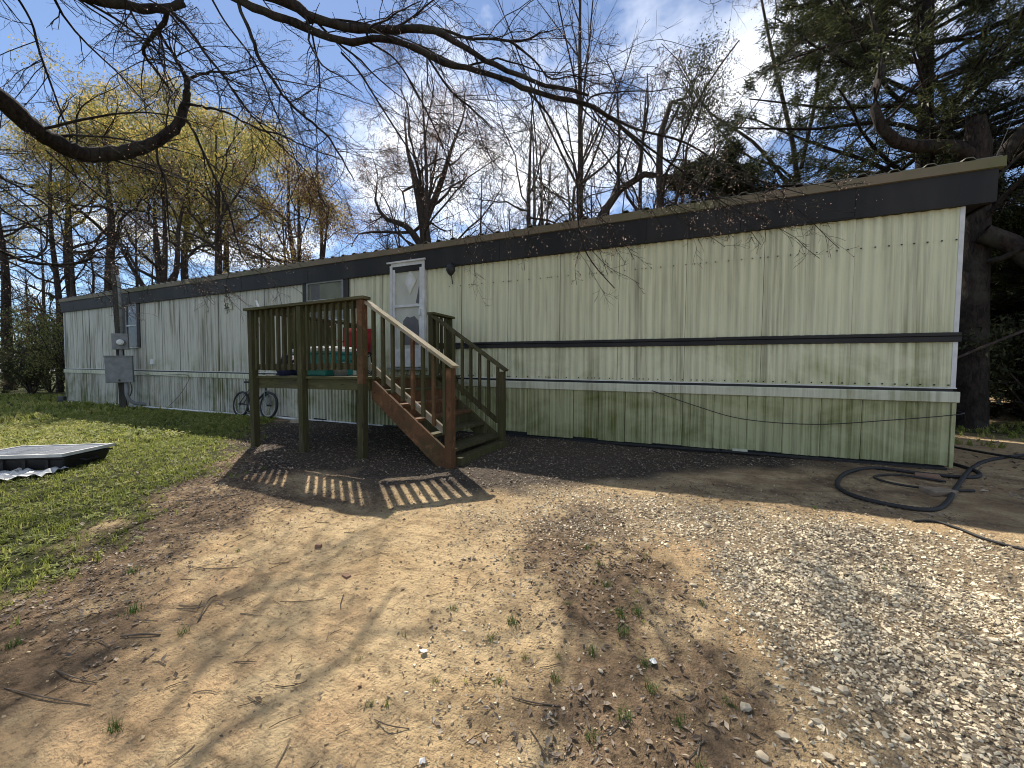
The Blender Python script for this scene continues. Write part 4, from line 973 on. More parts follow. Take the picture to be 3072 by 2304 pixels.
# separate tufts in the dirt
TUFT = [(-3.31, 1.23, .13), (-1.92, .65, .10), (-2.3, 1.04, .10), (-2.77, 1.03, .13), (-.49, 1.51, .09), (-.3, 2.03, .12), (-.27, 1.9, .12), (-.01, 1.52, .09), (-1.35, 1.27, .06), (-1.12, 1.11, .06),
        (-2.94, 1.67, .08), (-.29, 1.33, .09), (-.64, 3.06, .07), (-1.13, 1.72, .08), (-.65, 1.57, .07), (-.51, 1.63, .06), (.17, 1.68, .09), (.09, 2.29, .07), (-.79, 1.75, .11), (-2.97, .65, .12), (-.95, 1.30, .07), (-.15, 1.75, .10), (1.0, 4.0, .08), (-2.25, 2.0, .06), (-.42, 2.25, .11), (-.5, 2.45, .09), (-.22, 2.08, .12), (-.12, 1.62, .11), (.06, 1.36, .10), (-.38, 1.72, .09), (-.2, 1.45, .10), (-.62, 2.62, .09), (-.85, 1.62, .09), (-.7, 1.40, .08), (-.58, 2.0, .07), (-1.05, 2.3, .06)]
TL = {0: 'bright green grass tuft beside the lawn edge and leaf litter', 1: 'lone grass tuft in bare dirt at the bottom left', 2: 'grass tuft beside the forked grey stick', 3: 'wide low grass tuft left of the forked grey stick',
      12: 'small grass tuft in the dead leaves near the home shadow', 19: 'grass tuft at the bottom left edge of the lawn', 22: 'dark grass tuft in shaded dirt near the black hose', 23: 'grass tuft beside the upright brick fragment'}
tuft_me = []
for q in range(4):
    Tm, Tf = blade_template(46, 60 + q, 1.0, .022, .75)
    tuft_me.append(big_mesh('grass_tuft', Tm, Tf, M['dark_grass'], np.repeat(np.random.default_rng(q).uniform(0, 1, 46), 6)))
for i, (x, y, s) in enumerate(TUFT):
    o = link('grass_tuft', tuft_me[i % 4]); o.location = (x, y, float(gz(x, y)) - .004); o.rotation_euler = (0, 0, i * 1.3); o.scale = (s * .62, s * .62, s * .5)
    if i in TL: lb, gp = TL[i], None
    elif x > -.35: lb, gp = 'small green grass tuft among dark leaves beside the gravel', 'grass tufts beside the gravel'
    else: lb, gp = 'small sparse grass tuft in the bare tan dirt', 'grass tufts in the open dirt'
    tag(o, lb, 'grass tuft', gp)
# larger stones along the gravel edge
ST = [(.33, 1.61, .022), (.22, 1.68, .026), (.45, 1.72, .018), (.82, 2.03, .030), (.25, 1.49, .03), (.45, 1.58, .03), (.58, 1.63, .028), (.16, 3.33, .05), (.93, 2.05, .035), (.59, 1.93, .036), (.72, 1.78, .03), (1.3, 2.5, .04), (.05, 2.45, .03), (-.88, 1.95, .022), (-.32, 1.62, .022), (1.05, 2.75, .04)]
SLB = {3: 'largest white rock in the gravel, beside a second pale one', 7: 'flat pale rock at the back of the gravel near the shade', 1: 'pale rounded rock lying on dark leaves at the gravel edge', 13: 'small pale stone in the dirt near dead leaves', 14: 'small whitish stone among grass tufts in the dirt', 11: 'tan flat rock in the middle of the gravel', 15: 'broad flat rock in the gravel behind the white rock'}
for i, (x, y, s) in enumerate(ST):
    s *= .6 if i > 3 else .85; r = np.random.default_rng(100 + i); Vv = I1 * (1 + .17 * r.normal(size=(len(I1), 1))) * np.array([s * r.uniform(.9, 1.4), s * r.uniform(.7, 1), s * r.uniform(.5, .75)])
    o = link('loose_rock', big_mesh('loose_rock', Vv, IF1, M['rock_big'], None, False)); o.location = (x, y, float(gz(x, y)) + s * .3); o.rotation_euler = (0, 0, r.uniform(0, 6)); bv = o.modifiers.new('edge', 'BEVEL'); bv.width = s * .05; bv.segments = 1
    tag(o, SLB.get(i, 'pale egg-sized rock at the near edge of the gravel'), 'rock', None if i in SLB else 'rocks at the gravel edge')
# sticks
def stick(pts, r, label, sub=()):
    r *= .66
    P_ = smooth_path([(x, y, float(gz(x, y)) + dz + r, r * k) for x, y, dz, k in pts], 4)
    mb = MB().tube([tuple(q[:3]) for q in P_], P_[:, 3], 7)
    for br in sub:
        B_ = smooth_path([(x, y, float(gz(x, y)) + dz + r * .6, r * k) for x, y, dz, k in br], 4); mb.tube([tuple(q[:3]) for q in B_], B_[:, 3], 6)
    tag(part('fallen_stick', mb, M['stick'], smooth=True), label, 'stick')
stick([(-2.50, 1.30, .0, 1), (-2.44, 1.22, .025, 1), (-2.33, 1.12, .0, .9)], .0065, 'forked grey stick standing out on the bare dirt', [[(-2.58, 1.14, 0, .5), (-2.48, 1.17, .01, .6), (-2.42, 1.20, .02, .6)]])
stick([(-.62, 1.36, 0, .7), (-.53, 1.37, .004, 1), (-.43, 1.40, .0, .9)], .0045, 'short straight dark stick on dirt right of centre')
stick([(-1.06, 1.07, 0, .6), (-.99, 1.065, .012, 1), (-.92, 1.10, 0, .8)], .0032, 'thin curved stick at the bottom centre of the yard')
stick([(-2.56, .90, 0, .8), (-2.47, .95, .006, 1), (-2.40, .99, 0, .8)], .008, 'thick short dark stick left of the forked stick')
stick([(-2.55, .68, 0, .8), (-2.42, .69, .01, 1), (-2.28, .72, 0, .6)], .0045, 'branched dark stick at the lower left', [[(-2.40, .60, 0, .4), (-2.41, .70, .01, .7)], [(-2.36, .78, 0, .5), (-2.38, .70, .008, .7)]])
stick([(-2.62, .55, 0, .7), (-2.38, .60, .006, 1), (-2.15, .66, 0, .6)], .004, 'long straight stick at the bottom left corner')
stick([(-2.08, 1.40, 0, .6), (-1.96, 1.45, .004, 1), (-1.86, 1.52, 0, .6)], .003, 'thin stick on bare dirt above the middle tufts')
stick([(-4.62, 2.02, 0, .7), (-4.35, 2.16, .005, 1), (-4.05, 2.45, 0, .7), (-3.9, 2.62, 0, .5)], .006, 'long pale stick pointing at the porch shadow')
stick([(-3.55, 2.62, 0, .6), (-3.42, 2.30, .004, 1), (-3.38, 2.05, 0, .7)], .0035, 'thin pale stick lying in front of the porch shadow')
stick([(-3.05, 1.42, 0, .6), (-2.85, 1.45, .004, 1), (-2.68, 1.55, 0, .7)], .004, 'dark stick beside the grass tuft near the litter')
stick([(-2.75, .80, 0, .6), (-2.62, .84, .006, 1), (-2.50, .84, 0, .7)], .004, 'small dark stick near the lower left grass tuft')
# a bottle cap and bits of paper
def scrap(x, y, r_, label, cat):
    V, F = [], []; rr_ = np.random.default_rng(int(abs(x * 100)))
    for j in range(9): a = 2 * pi * j / 9; V.append((r_ * cos(a) * rr_.uniform(.6, 1.1), r_ * sin(a) * rr_.uniform(.6, 1.1), .006 + rr_.uniform(0, .012)))
    V.append((0, 0, .018)); F = [(j, (j + 1) % 9, 9) for j in range(9)]
    o = part('paper_scrap', MB().add(V, F), M['white_pl']); o.location = (x, y, float(gz(x, y))); o.modifiers.new('thick', 'SOLIDIFY').thickness = .002; tag(o, label, cat)
scrap(-1.10, 1.42, .018, 'crumpled white paper scrap on dirt at centre', 'paper scrap')
scrap(-.12, 1.77, .022, 'white paper scrap on dark leaves beside the gravel', 'paper scrap')
scrap(-.80, 1.02, .012, 'round white bottle cap at the bottom centre', 'bottle cap')
# ------------------------------------------------------------------ trees
LIMBS = [
  [(-7.54,0.91,4.5,0.1594),(-7.51,1.43,4.52,0.1476),(-7.69,1.79,4.47,0.1301),(-7.85,2.04,4.36,0.1273),(-8.06,2.38,4.33,0.1255),(-8.13,2.68,4.36,0.1262),(-8.03,3.06,4.57,0.1129),(-7.89,3.36,4.83,0.0961),(-7.8,3.63,5.21,0.085),(-7.8,3.76,5.62,0.072),(-7.75,3.79,5.93,0.0576),(-7.78,3.78,6.13,0.0468)] ,
  [(-7.78,3.78,6.07,0.0324),(-7.44,3.94,6.2,0.0252),(-7.08,4.1,6.18,0.018),(-6.79,4.35,6.39,0.011)] ,
  [(-7.78,3.78,6.09,0.0396),(-7.85,3.65,6.4,0.0283),(-7.78,3.47,6.53,0.024),(-7.63,3.32,6.61,0.0166)] ,
  [(-7.55,0.93,5.32,0.085),(-7.22,1.72,5.71,0.0828),(-7.01,2.36,5.9,0.0759),(-6.81,2.79,6.06,0.0691),(-6.72,3.06,6.25,0.0658),(-6.64,3.22,6.42,0.0609)] ,
  [(-6.71,3.07,6.24,0.0389),(-7.02,3.14,6.18,0.0372),(-7.53,3.12,6.03,0.0321),(-7.69,3.27,5.96,0.0266),(-7.76,3.45,5.85,0.024),(-7.74,3.57,5.71,0.0174)] ,
  [(-7.56,0.95,5.99,0.1488),(-6.9,1.66,6.31,0.1348),(-6.04,2.49,6.2,0.1069),(-5.24,3.18,6.05,0.0868),(-4.8,3.49,5.97,0.0775),(-4.53,3.6,5.76,0.0664),(-4.15,3.77,5.63,0.0609),(-3.56,3.94,5.51,0.0517),(-2.99,4.12,5.46,0.0482),(-2.65,4.17,5.2,0.0395),(-2.36,4.21,4.98,0.0336),(-2.04,4.25,4.76,0.0305),(-1.72,4.31,4.57,0.0275),(-1.4,4.36,4.41,0.0245),(-1.07,4.41,4.27,0.0169)] ,
  [(-6.04,2.49,6.2,0.0764),(-5.61,2.9,6.13,0.0717),(-5.38,3.22,5.97,0.0664),(-4.8,3.48,5.72,0.0609),(-4.15,3.76,5.44,0.0526),(-3.68,3.91,5.42,0.0492),(-3.36,3.98,5.32,0.0459),(-3.01,4.07,5.12,0.048),(-2.81,4.09,4.96,0.0474),(-2.49,4.17,4.86,0.039),(-2.06,4.29,4.67,0.036),(-1.74,4.37,4.49,0.0355),(-1.43,4.44,4.36,0.0325),(-1.12,4.51,4.25,0.0321),(-0.82,4.57,4.03,0.0244),(-0.54,4.62,3.71,0.0192),(-0.39,4.62,3.51,0.0118),(-0.24,4.61,3.26,0.007)] ,
  [(-1.1,4.45,4.21,0.0244),(-0.76,4.57,4.0,0.0194),(-0.53,4.65,3.88,0.0169),(-0.08,4.83,3.74,0.0144),(0.31,4.98,3.49,0.0096),(0.77,5.16,3.26,0.0071),(1.23,5.34,3.1,0.0047)] ,
  [(-0.8,4.47,3.96,0.0167),(-0.39,4.62,3.61,0.0142),(-0.08,4.73,3.36,0.0118),(0.22,4.83,3.09,0.0094),(0.58,4.97,2.84,0.0047)] ,
  [(-1.77,4.37,4.48,0.0204),(-1.54,4.45,4.19,0.0177),(-1.35,4.49,3.77,0.0151),(-1.23,4.52,3.48,0.0126),(-1.19,4.49,2.92,0.01),(-1.13,4.49,2.62,0.01),(-1.0,4.51,2.38,0.0099),(-0.78,4.58,2.11,0.0074)] ,
  [(-3.04,4.27,5.6,0.0249),(-2.87,4.35,5.56,0.0221),(-2.66,4.45,5.48,0.0221),(-2.38,4.57,5.47,0.0194),(-2.12,4.69,5.44,0.0194),(-1.93,4.78,5.47,0.0166),(-1.8,4.84,5.56,0.0138)] ,
  [(-2.1,4.58,5.35,0.019),(-1.92,4.63,5.18,0.0162),(-1.78,4.65,5.03,0.0134),(-1.6,4.69,4.8,0.0133),(-1.31,4.79,4.82,0.0079),(-1.09,4.85,4.62,0.0053)] ,
  [(-4.07,3.81,5.67,0.0194),(-3.56,4.04,5.62,0.0166),(-3.3,4.16,5.76,0.0166),(-3.17,4.22,5.88,0.0138),(-3.05,4.29,6.0,0.0111)] ,
  [(-8.07,2.0,6.11,0.0221),(-8.2,2.11,6.09,0.02),(-8.29,2.23,5.94,0.0176),(-8.42,2.32,5.69,0.0181),(-8.47,2.45,5.26,0.0155),(-8.54,2.57,4.91,0.0127),(-8.63,2.68,4.71,0.0098)] ,
  [(-6.7,3.07,6.23,0.0269),(-6.54,3.24,6.02,0.0244),(-6.46,3.38,5.79,0.0248),(-6.31,3.55,5.52,0.0221),(-6.19,3.71,5.22,0.0193),(-5.99,3.9,4.9,0.0163),(-5.7,4.12,4.54,0.0133),(-5.4,4.36,4.17,0.0068)] ,
  [(-5.4,3.22,6.0,0.0304),(-5.27,3.31,5.55,0.028),(-5.23,3.38,5.3,0.0282),(-5.15,3.46,5.13,0.0257),(-4.97,3.59,4.8,0.023),(-4.77,3.73,4.59,0.0203),(-4.58,3.86,4.42,0.0176),(-4.44,3.97,4.15,0.0148),(-4.29,4.08,3.82,0.009)] ,
  [(-5.7,3.08,6.0,0.0166),(-5.63,3.21,5.76,0.0141),(-5.4,3.41,5.36,0.0144),(-5.27,3.56,4.87,0.0117),(-5.13,3.72,4.33,0.009),(-5.03,3.85,3.87,0.0061)] ,
  [(-7.73,3.68,5.62,0.0283),(-7.34,3.79,5.51,0.0246),(-6.93,3.92,5.39,0.0209),(-6.48,4.07,5.12,0.0173),(-6.02,4.21,4.95,0.0172),(-5.53,4.37,4.71,0.0136),(-5.01,4.55,4.5,0.0068)] ,
  [(-7.7,3.68,5.4,0.0283),(-7.51,3.76,5.1,0.0248),(-7.36,3.81,4.74,0.0248),(-7.14,3.9,4.23,0.0213),(-6.94,3.97,3.66,0.0177),(-6.79,4.01,3.11,0.0142),(-6.6,4.09,2.81,0.0071)] ,
  [(-7.84,3.38,4.74,0.024),(-7.81,3.38,4.51,0.0206),(-7.7,3.42,4.19,0.0172),(-7.65,3.42,3.55,0.0137),(-7.6,3.42,2.99,0.0069)] ,
  [(-8.28,1.41,4.48,0.0356),(-8.72,1.85,4.16,0.0259),(-9.8,2.24,4.2,0.0199),(-9.96,2.5,4.12,0.0209),(-10.07,2.77,4.01,0.0183),(-10.07,3.09,3.72,0.0153),(-10.14,3.38,3.46,0.0159),(-10.17,3.69,3.21,0.0083)] ,
  [(-8.03,1.51,4.26,0.0255),(-9.0,1.94,4.02,0.0209),(-9.79,2.23,3.7,0.0166),(-9.74,2.58,3.5,0.0174),(-9.83,2.86,3.33,0.0146),(-9.83,3.18,3.04,0.0153),(-9.88,3.47,2.82,0.012),(-9.91,3.79,2.68,0.0083)] ,
  [(-7.64,0.87,2.89,0.0475),(-8.35,1.53,2.89,0.0372),(-9.13,2.06,2.9,0.031),(-9.16,2.27,2.82,0.0289),(-9.01,2.55,2.81,0.0266),(-8.91,2.82,2.91,0.024),(-8.98,3.01,3.08,0.0177)] ,
  [(-9.16,2.55,4.6,0.0166),(-9.06,2.8,4.33,0.0172),(-8.91,3.08,4.05,0.0142),(-8.79,3.35,3.86,0.0146),(-8.62,3.63,3.46,0.0113),(-8.72,3.8,3.23,0.0077)] ,
  [(-4.32,3.91,5.46,0.0173),(-4.09,4.0,5.19,0.0173),(-3.86,4.09,4.8,0.0144),(-3.57,4.21,4.31,0.0144),(-3.36,4.29,3.97,0.0086)] ,
  [(-3.83,3.91,5.43,0.0166),(-3.51,4.05,5.2,0.0138),(-3.24,4.15,4.75,0.0138),(-2.94,4.27,4.09,0.0111),(-2.8,4.31,3.62,0.0055)] ,
  [(-3.06,4.14,5.14,0.019),(-2.8,4.24,4.73,0.0163),(-2.55,4.35,4.5,0.0136),(-2.29,4.45,4.22,0.0081)] ,
  [(-1.82,4.57,4.61,0.0133),(-1.78,4.58,4.2,0.0106),(-1.75,4.58,3.75,0.008),(-1.8,4.54,3.34,0.0053)] ,
]
def tri_quads(L):
    return merge(L)
def wood_mesh(name, levels, sides, mat):
    V, F, T = merge([tubes(P, R, s) for (P, R), s in zip(levels, sides)])
    return big_mesh(name, V, F, mat, None, True)
RT = np.array([cos(radians(24.5)), sin(radians(24.5)), 0.0])      # across the view, for laying out the row of trunks
def path(pts, k): 
    q = resample(smooth_path(pts, 5), k); return q[None, :, :3], q[None, :, 3]
def tree(name, label, base, trunk, specs, bark='bark', leaf=None, group=None, seed=0, extra=(), leaf_from=-1, k=12, cat='tree', sides=None):
    """trunk: rows (dx,dy,z,r) from the base; extra: more hand-placed limbs; specs: one dict per branch level"""
    rg_ = np.random.default_rng(seed); bz = float(gz(base[0], base[1])) - .1
    r = root(name, (base[0], base[1], bz), label, cat, group)
    P, R = path(trunk, k); lv = [(P, R)]
    for e in extra:
        p_, r_ = path(e, k); lv[0] = (np.concatenate([lv[0][0], p_]), np.concatenate([lv[0][1], r_]))
    allv = [lv[0]]
    for s in specs:
        allv.append(branch_level(rg_, *allv[-1], **s))
    sd = sides or [9, 6, 4, 3, 3]
    o = link('trunk', wood_mesh('trunk', allv[:2], sd[:2], M[bark]), r)
    if len(allv) > 2: link('crown', wood_mesh('crown', allv[2:], sd[2:len(allv)], M[bark]), r)
    if leaf:
        for mat, n_each, spread, size, frac, tz in leaf:
            Q = allv[leaf_from][0][:, -1]; Q = Q[rg_.uniform(0, 1, len(Q)) < frac]
            V, F, T = leaves_at(rg_, Q, n_each, spread, size, 1.2, tz)
            link('foliage', big_mesh('foliage', V, F, M[mat], T), r)
    return r
def copy_tree(src, loc, rz, sc, label, group):
    c = src.copy(); COL.objects.link(c); c.location = loc; c.rotation_euler = (0, 0, rz); c.scale = (sc,) * 3
    tag(c, label, 'tree', group)
    for ch in src.children:
        d = ch.copy(); COL.objects.link(d); d.parent = c
    return c
def S(count, **k): return dict(count=count, **k)
def oak_specs(a=9, b=7, c=7, d=5, up=.05, t0=.35):
    return [S(a, t0=t0, ang=55, ang_sd=14, length=(.28, .5), k=9, wander=.22, trop=(0, 0, up), rr=.5, shade=.45),
            S(b, t0=.25, ang=46, length=(.35, .6), k=7, wander=.26, trop=(0, 0, up * .6), rr=.5, rmin=.008),
            S(c, t0=.15, ang=46, length=(.3, .6), k=5, wander=.28, rr=.5, rmin=.006),
            S(d, t0=.15, ang=44, length=(.3, .65), k=3, wander=.28, rr=.6, rmin=.004)]
# left: half-leafed oaks beyond the far end of the home
LEAFY = [('lf_yellow', 14, .20, (.09, .18), .45, .8), ('lf_green', 11, .22, (.09, .17), .32, .8)]
tree('tall_oak', 'tall oak with yellow-green spring leaves behind the service pole', (-28, 9.9), [(0, 0, 0, .30), (.05, 0, 3, .25), (-.1, 0, 6, .2), (.1, .1, 9, .15), (0, 0, 12, .08), (.1, 0, 14.5, .03)], oak_specs(12, 6, 5, 4, .07, .5), leaf=[('lf_yellow', 40, .30, (.08, .14), .45, .8), ('lf_green', 30, .32, (.08, .14), .3, .8)], leaf_from=-2, seed=1)
tree('forked_tree', 'many-stemmed bare tree forking low above the home roof', (-25.2, 10.9), [(0, 0, 0, .3), (0, 0, 3.0, .26), (.1, 0, 5.0, .22), (-.4, 0, 8, .12), (-1.2, .3, 11.5, .04)],
     oak_specs(7, 6, 5, 5, .05, .4), extra=[[(.1, 0, 4.6, .17), (.8, .3, 6.5, .13), (1.0, .4, 9, .08), (1.9, .8, 12, .03)], [(0, 0, 4.2, .15), (-1.3, -.5, 6.3, .1), (-2.4, -.9, 8.5, .05), (-3.0, -1, 10.5, .02)], [(.1, 0, 4.9, .15), (.25, .1, 8, .1), (.1, .1, 12, .03)]], seed=2, leaf=[('lf_bud', 2, .2, (.05, .10), .5, 1)])
tree('tall_oak', 'straight tall oak with olive leaves, third trunk from the far end', (-22.3, 12.0), [(0, 0, 0, .27), (.0, 0, 4, .22), (.1, 0, 6, .18), (0, .1, 8.5, .14), (.1, 0, 11, .07), (.2, 0, 13.5, .03)], oak_specs(12, 6, 5, 4, .06, .5), leaf=[('lf_green', 34, .30, (.08, .14), .35, .8), ('lf_yellow', 40, .30, (.08, .14), .4, .8)], leaf_from=-2, seed=3)
lo_ = tree('leafy_oak', 'yellow-green oak crown behind the hanging thick limb', (-31.5, 15.0), [(0, 0, 0, .32), (.1, 0, 5, .26), (-.2, 0, 9, .2), (.2, .2, 13, .12), (0, 0, 17.4, .04)], oak_specs(14, 7, 5, 4, .05, .52), leaf=[('lf_yellow', 62, .36, (.09, .16), .6, .75), ('lf_green', 44, .38, (.09, .15), .5, .75)], leaf_from=-2, seed=5)
for x, y, k_, rz, lb in ((-38, 11.5, .98, 2.0, 'yellow-leafed oak at the left edge of the picture'), (-25.5, 18.5, .93, 4.1, 'olive-yellow oak crown in the middle of the left group'), (-36, 20, 1.12, 5.5, 'farther yellow oak crown rising behind the left group'), (-37.5, 8.6, .84, 3.1, 'pale yellow oak crown over the lawn at the far left')):
    c_ = copy_tree(lo_, (x, y, float(gz(x, y)) - .1), rz, k_, lb, None)
tree('budding_tree', 'broad tree with rust and tan new leaves left of centre', (-16.9, 12.8), [(0, 0, 0, .2), (.0, 0, 3, .17), (-.2, 0, 6, .11), (-.3, .1, 10.5, .03)], oak_specs(7, 6, 6, 5, .03, .3), extra=[[(0, 0, 2.8, .12), (-1.0, 0, 4.8, .1), (-1.6, .2, 8, .04), (-1.7, .2, 10, .02)], [(0, 0, 3.2, .12), (.9, .2, 5.4, .08), (1.5, .3, 9, .03)]],
     leaf=[('lf_rust', 6, .2, (.055, .11), .6, 1), ('lf_yellow', 5, .2, (.055, .11), .35, 1)], seed=7)
# middle: bare trees straight behind the home
tree('bare_oak', 'bare forked oak with reddish buds above the door', (-12.9, 17.1), [(.35, 0, 0, .38), (.3, 0, 5, .33), (.0, 0, 8.5, .29), (-.5, 0, 11.2, .22), (-1.1, .1, 12.8, .11), (-1.5, .2, 14.6, .055), (-1.3, .2, 16.4, .012)], [S(12, t0=.40, ang=62, ang_sd=14, length=(.26, .42), k=9, wander=.24, trop=(0, 0, .03), rr=.36, shade=.35), S(7, t0=.2, ang=48, length=(.35, .6), k=6, wander=.27, rr=.5, rmin=.008), S(6, t0=.15, ang=48, length=(.35, .6), k=4, wander=.28, rr=.5, rmin=.006), S(7, t0=.1, ang=46, length=(.35, .7), k=3, wander=.28, rr=.6, rmin=.0045)],
     extra=[[(.05, 0, 7.6, .21), (-1.2, -.1, 9.2, .17), (-2.6, -.1, 9.8, .12), (-3.3, -.2, 10.9, .07), (-3.0, -.3, 12.2, .04), (-3.5, -.3, 13.6, .01)], [(-.05, 0, 9.2, .19), (.95, .1, 11.2, .15), (1.6, .2, 13.0, .08), (2.3, .3, 14.6, .04), (2.2, .3, 16.2, .01)]], leaf=[('lf_bud', 4, .28, (.04, .07), .9, 1)], seed=8)
tree('slim_tree', 'pale slim bare tree between the oak and the straight sapling', (-6.3, 16), [(0, 0, 0, .12), (0, 0, 4, .10), (.1, 0, 8, .07), (.0, 0, 12, .02)], oak_specs(12, 6, 5, 4, .12, .3), bark='bark_pale', extra=[[(0, 0, 4.5, .07), (.5, .1, 6.5, .06), (.8, .2, 10.5, .02)]], leaf=[('lf_bud', 1, .1, (.03, .06), .5, 1)], seed=9)
tree('straight_sapling', 'straight tall sapling with fanned upright branches above the roof', (-3.17, 12), [(0, 0, 0, .13), (0, 0, 4, .11), (.05, 0, 7.5, .085), (.0, 0, 11.5, .05), (.05, 0, 14.8, .012)],
     [S(26, t0=.38, ang=26, ang_sd=8, length=(.22, .42), k=6, wander=.07, trop=(0, 0, .06), rr=.45, rmin=.008, shade=.4), S(7, t0=.2, ang=28, ang_sd=8, length=(.25, .5), k=5, wander=.1, trop=(0, 0, .05), rr=.5, rmin=.005), S(4, t0=.2, ang=30, length=(.2, .5), k=4, wander=.12, rr=.6, rmin=.004)], seed=10)
tree('twisted_tree', 'bent bare tree arching right behind the roof', (-2.6, 11.3), [(-.2, 0, 0, .18), (-.1, 0, 3.5, .15), (.1, .05, 5.3, .13), (.7, .2, 6.4, .105), (1.5, .5, 6.9, .085), (2.3, .8, 6.7, .06), (2.8, 1, 6.3, .035)], oak_specs(9, 6, 6, 5, .08, .45),
     extra=[[(.0, .0, 4.6, .14), (.6, .2, 5.2, .12), (1.5, .5, 5.7, .08), (2.4, .9, 5.5, .03)]], leaf=[('lf_bud', 1, .1, (.03, .06), .5, 1)], seed=11)
tree('snag_tree', 'broken crooked trunk wrapped in dark vines behind the roof', (-.6, 11.6), [(-.3, 0, 0, .15), (-.25, 0, 4, .12), (-.15, 0, 6, .10), (-.2, 0, 7.6, .085), (.1, 0, 8.6, .07), (.35, 0, 8.9, .06), (.45, .1, 8.5, .04)], oak_specs(10, 5, 5, 4, .05, .4), leaf=[('lf_cedar', 12, .14, (.03, .07), .8, 1)], seed=12)
tree('spreading_tree', 'pale-twigged bare tree left of the dark cedar', (3.6, 17.0), [(0, 0, 0, .15), (.1, 0, 5, .11), (-.2, 0, 9, .08), (-.9, 0, 12.5, .055), (-1.7, 0, 17, .02)], oak_specs(8, 6, 6, 6, .03, .42), extra=[[(-.1, 0, 7.5, .07), (-1.4, .2, 9.8, .055), (-3.0, .3, 11.5, .035), (-4.2, .3, 13.8, .015)], [(0, 0, 8.5, .07), (.5, .2, 12, .05), (.3, .3, 17, .015)]], leaf=[('lf_bud', 1, .12, (.03, .065), .6, 1)], seed=13)
# right: cedars and the broken oak
def cedar(label, base, H, z0, spread, seed, dens=1.0, n1=60):
    rg_ = np.random.default_rng(seed); bz = float(gz(*base)) - .1
    r = root('cedar_tree', (*base, bz), label, 'tree')
    P, R = path([(0, 0, 0, .24), (.05, .02, H * .4, .18), (0, 0, H * .75, .09), (0, 0, H, .02)], 14)
    L1 = branch_level(rg_, P, R, n1, t0=z0, t1=.97, ang=78, ang_sd=12, length=(spread * .7, spread), rel=False, k=8, wander=.10, trop=(0, 0, -.015), rr=.4, shade=.62)
    L2 = branch_level(rg_, *L1, 13, t0=.15, ang=48, length=(.16, .34), k=5, wander=.14, trop=(0, 0, -.02), rr=.4, rmin=.005, shade=.4)
    L3 = branch_level(rg_, *L2, 4, t0=.1, ang=42, length=(.3, .55), k=3, wander=.15, trop=(0, 0, -.05), rr=.5, rmin=.004, shade=.3)
    link('trunk', wood_mesh('trunk', [(P, R), L1], [10, 5], M['bark_cedar']), r)
    link('crown', wood_mesh('crown', [L2, L3], [3, 3], M['bark_cedar']), r)
    k_ = L3[0].shape[1]; N = len(L3[0]); m_ = int(30 * dens)
    idx = np.repeat(np.arange(N), m_); t_ = rg_.uniform(.15, 1, len(idx)) * (k_ - 1); i0 = np.minimum(t_.astype(int), k_ - 2); u = (t_ - i0)[:, None]
    A, B = L3[0][idx, i0], L3[0][idx, i0 + 1]; Q = A + (B - A) * u; D = B - A
    yaw = np.arctan2(D[:, 1], D[:, 0]) + rg_.normal(0, .6, len(idx))
    SP = np.array([[0, -.075, 0], [.15, .11, .04], [1, 0, -.10]])
    V, F, T = scatter(SP, np.array([[0, 1, 2]]), Q + rg_.normal(0, .07, Q.shape), rotmats(rg_, len(idx), .45, yaw), rg_.uniform(.08, .18, len(idx)), np.clip(rg_.normal(.4, .28, len(idx)), 0, 1))
    link('foliage', big_mesh('foliage', V, F, M['lf_cedar'], T), r); return r
cedar('tall dark cedar with drooping boughs above the near roof end', (6.0, 15.0), 18.5, .30, 7.0, 14, 1.55, 118)
sc_ = cedar('dark cedar with boughs to the ground right of the home', (8.8, 12.9), 6.0, .05, 2.8, 15, 1.35, 58)
for x, y, k_, rz, lb in ((6.9, 15.4, 1.05, 1.1, 'young cedar in the dark gap behind the near corner'), (11.5, 15.0, 1.25, 2.3, 'dark cedar filling the far right edge of the picture'), (.7, 14.5, 1.35, 4.0, 'small dark cedar half hidden behind the middle of the roof'), (8.2, 18.5, 1.5, 5.2, 'farther dark cedar seen between the near corner trees'), (7.3, 13.0, .85, .4, 'low cedar right beside the thick broken oak'), (10.2, 12.4, 1.0, 3.3, 'dense cedar at the right edge beside the hose'), (5.6, 18.0, 1.2, 1.7, 'dark cedar hidden deep behind the near wall end'), (13.5, 19.5, 1.7, 2.9, 'tall dark cedar deepest at the right edge')):
    c_ = copy_tree(sc_, (x, y, float(gz(x, y)) - .1), rz, k_, lb, None)
    if 'group' in c_: del c_['group']
bx_, by_ = 5.32, 11.2
def rl(a, z, r, d=0.0): return (RT[0] * a, RT[1] * a + d, z, r)
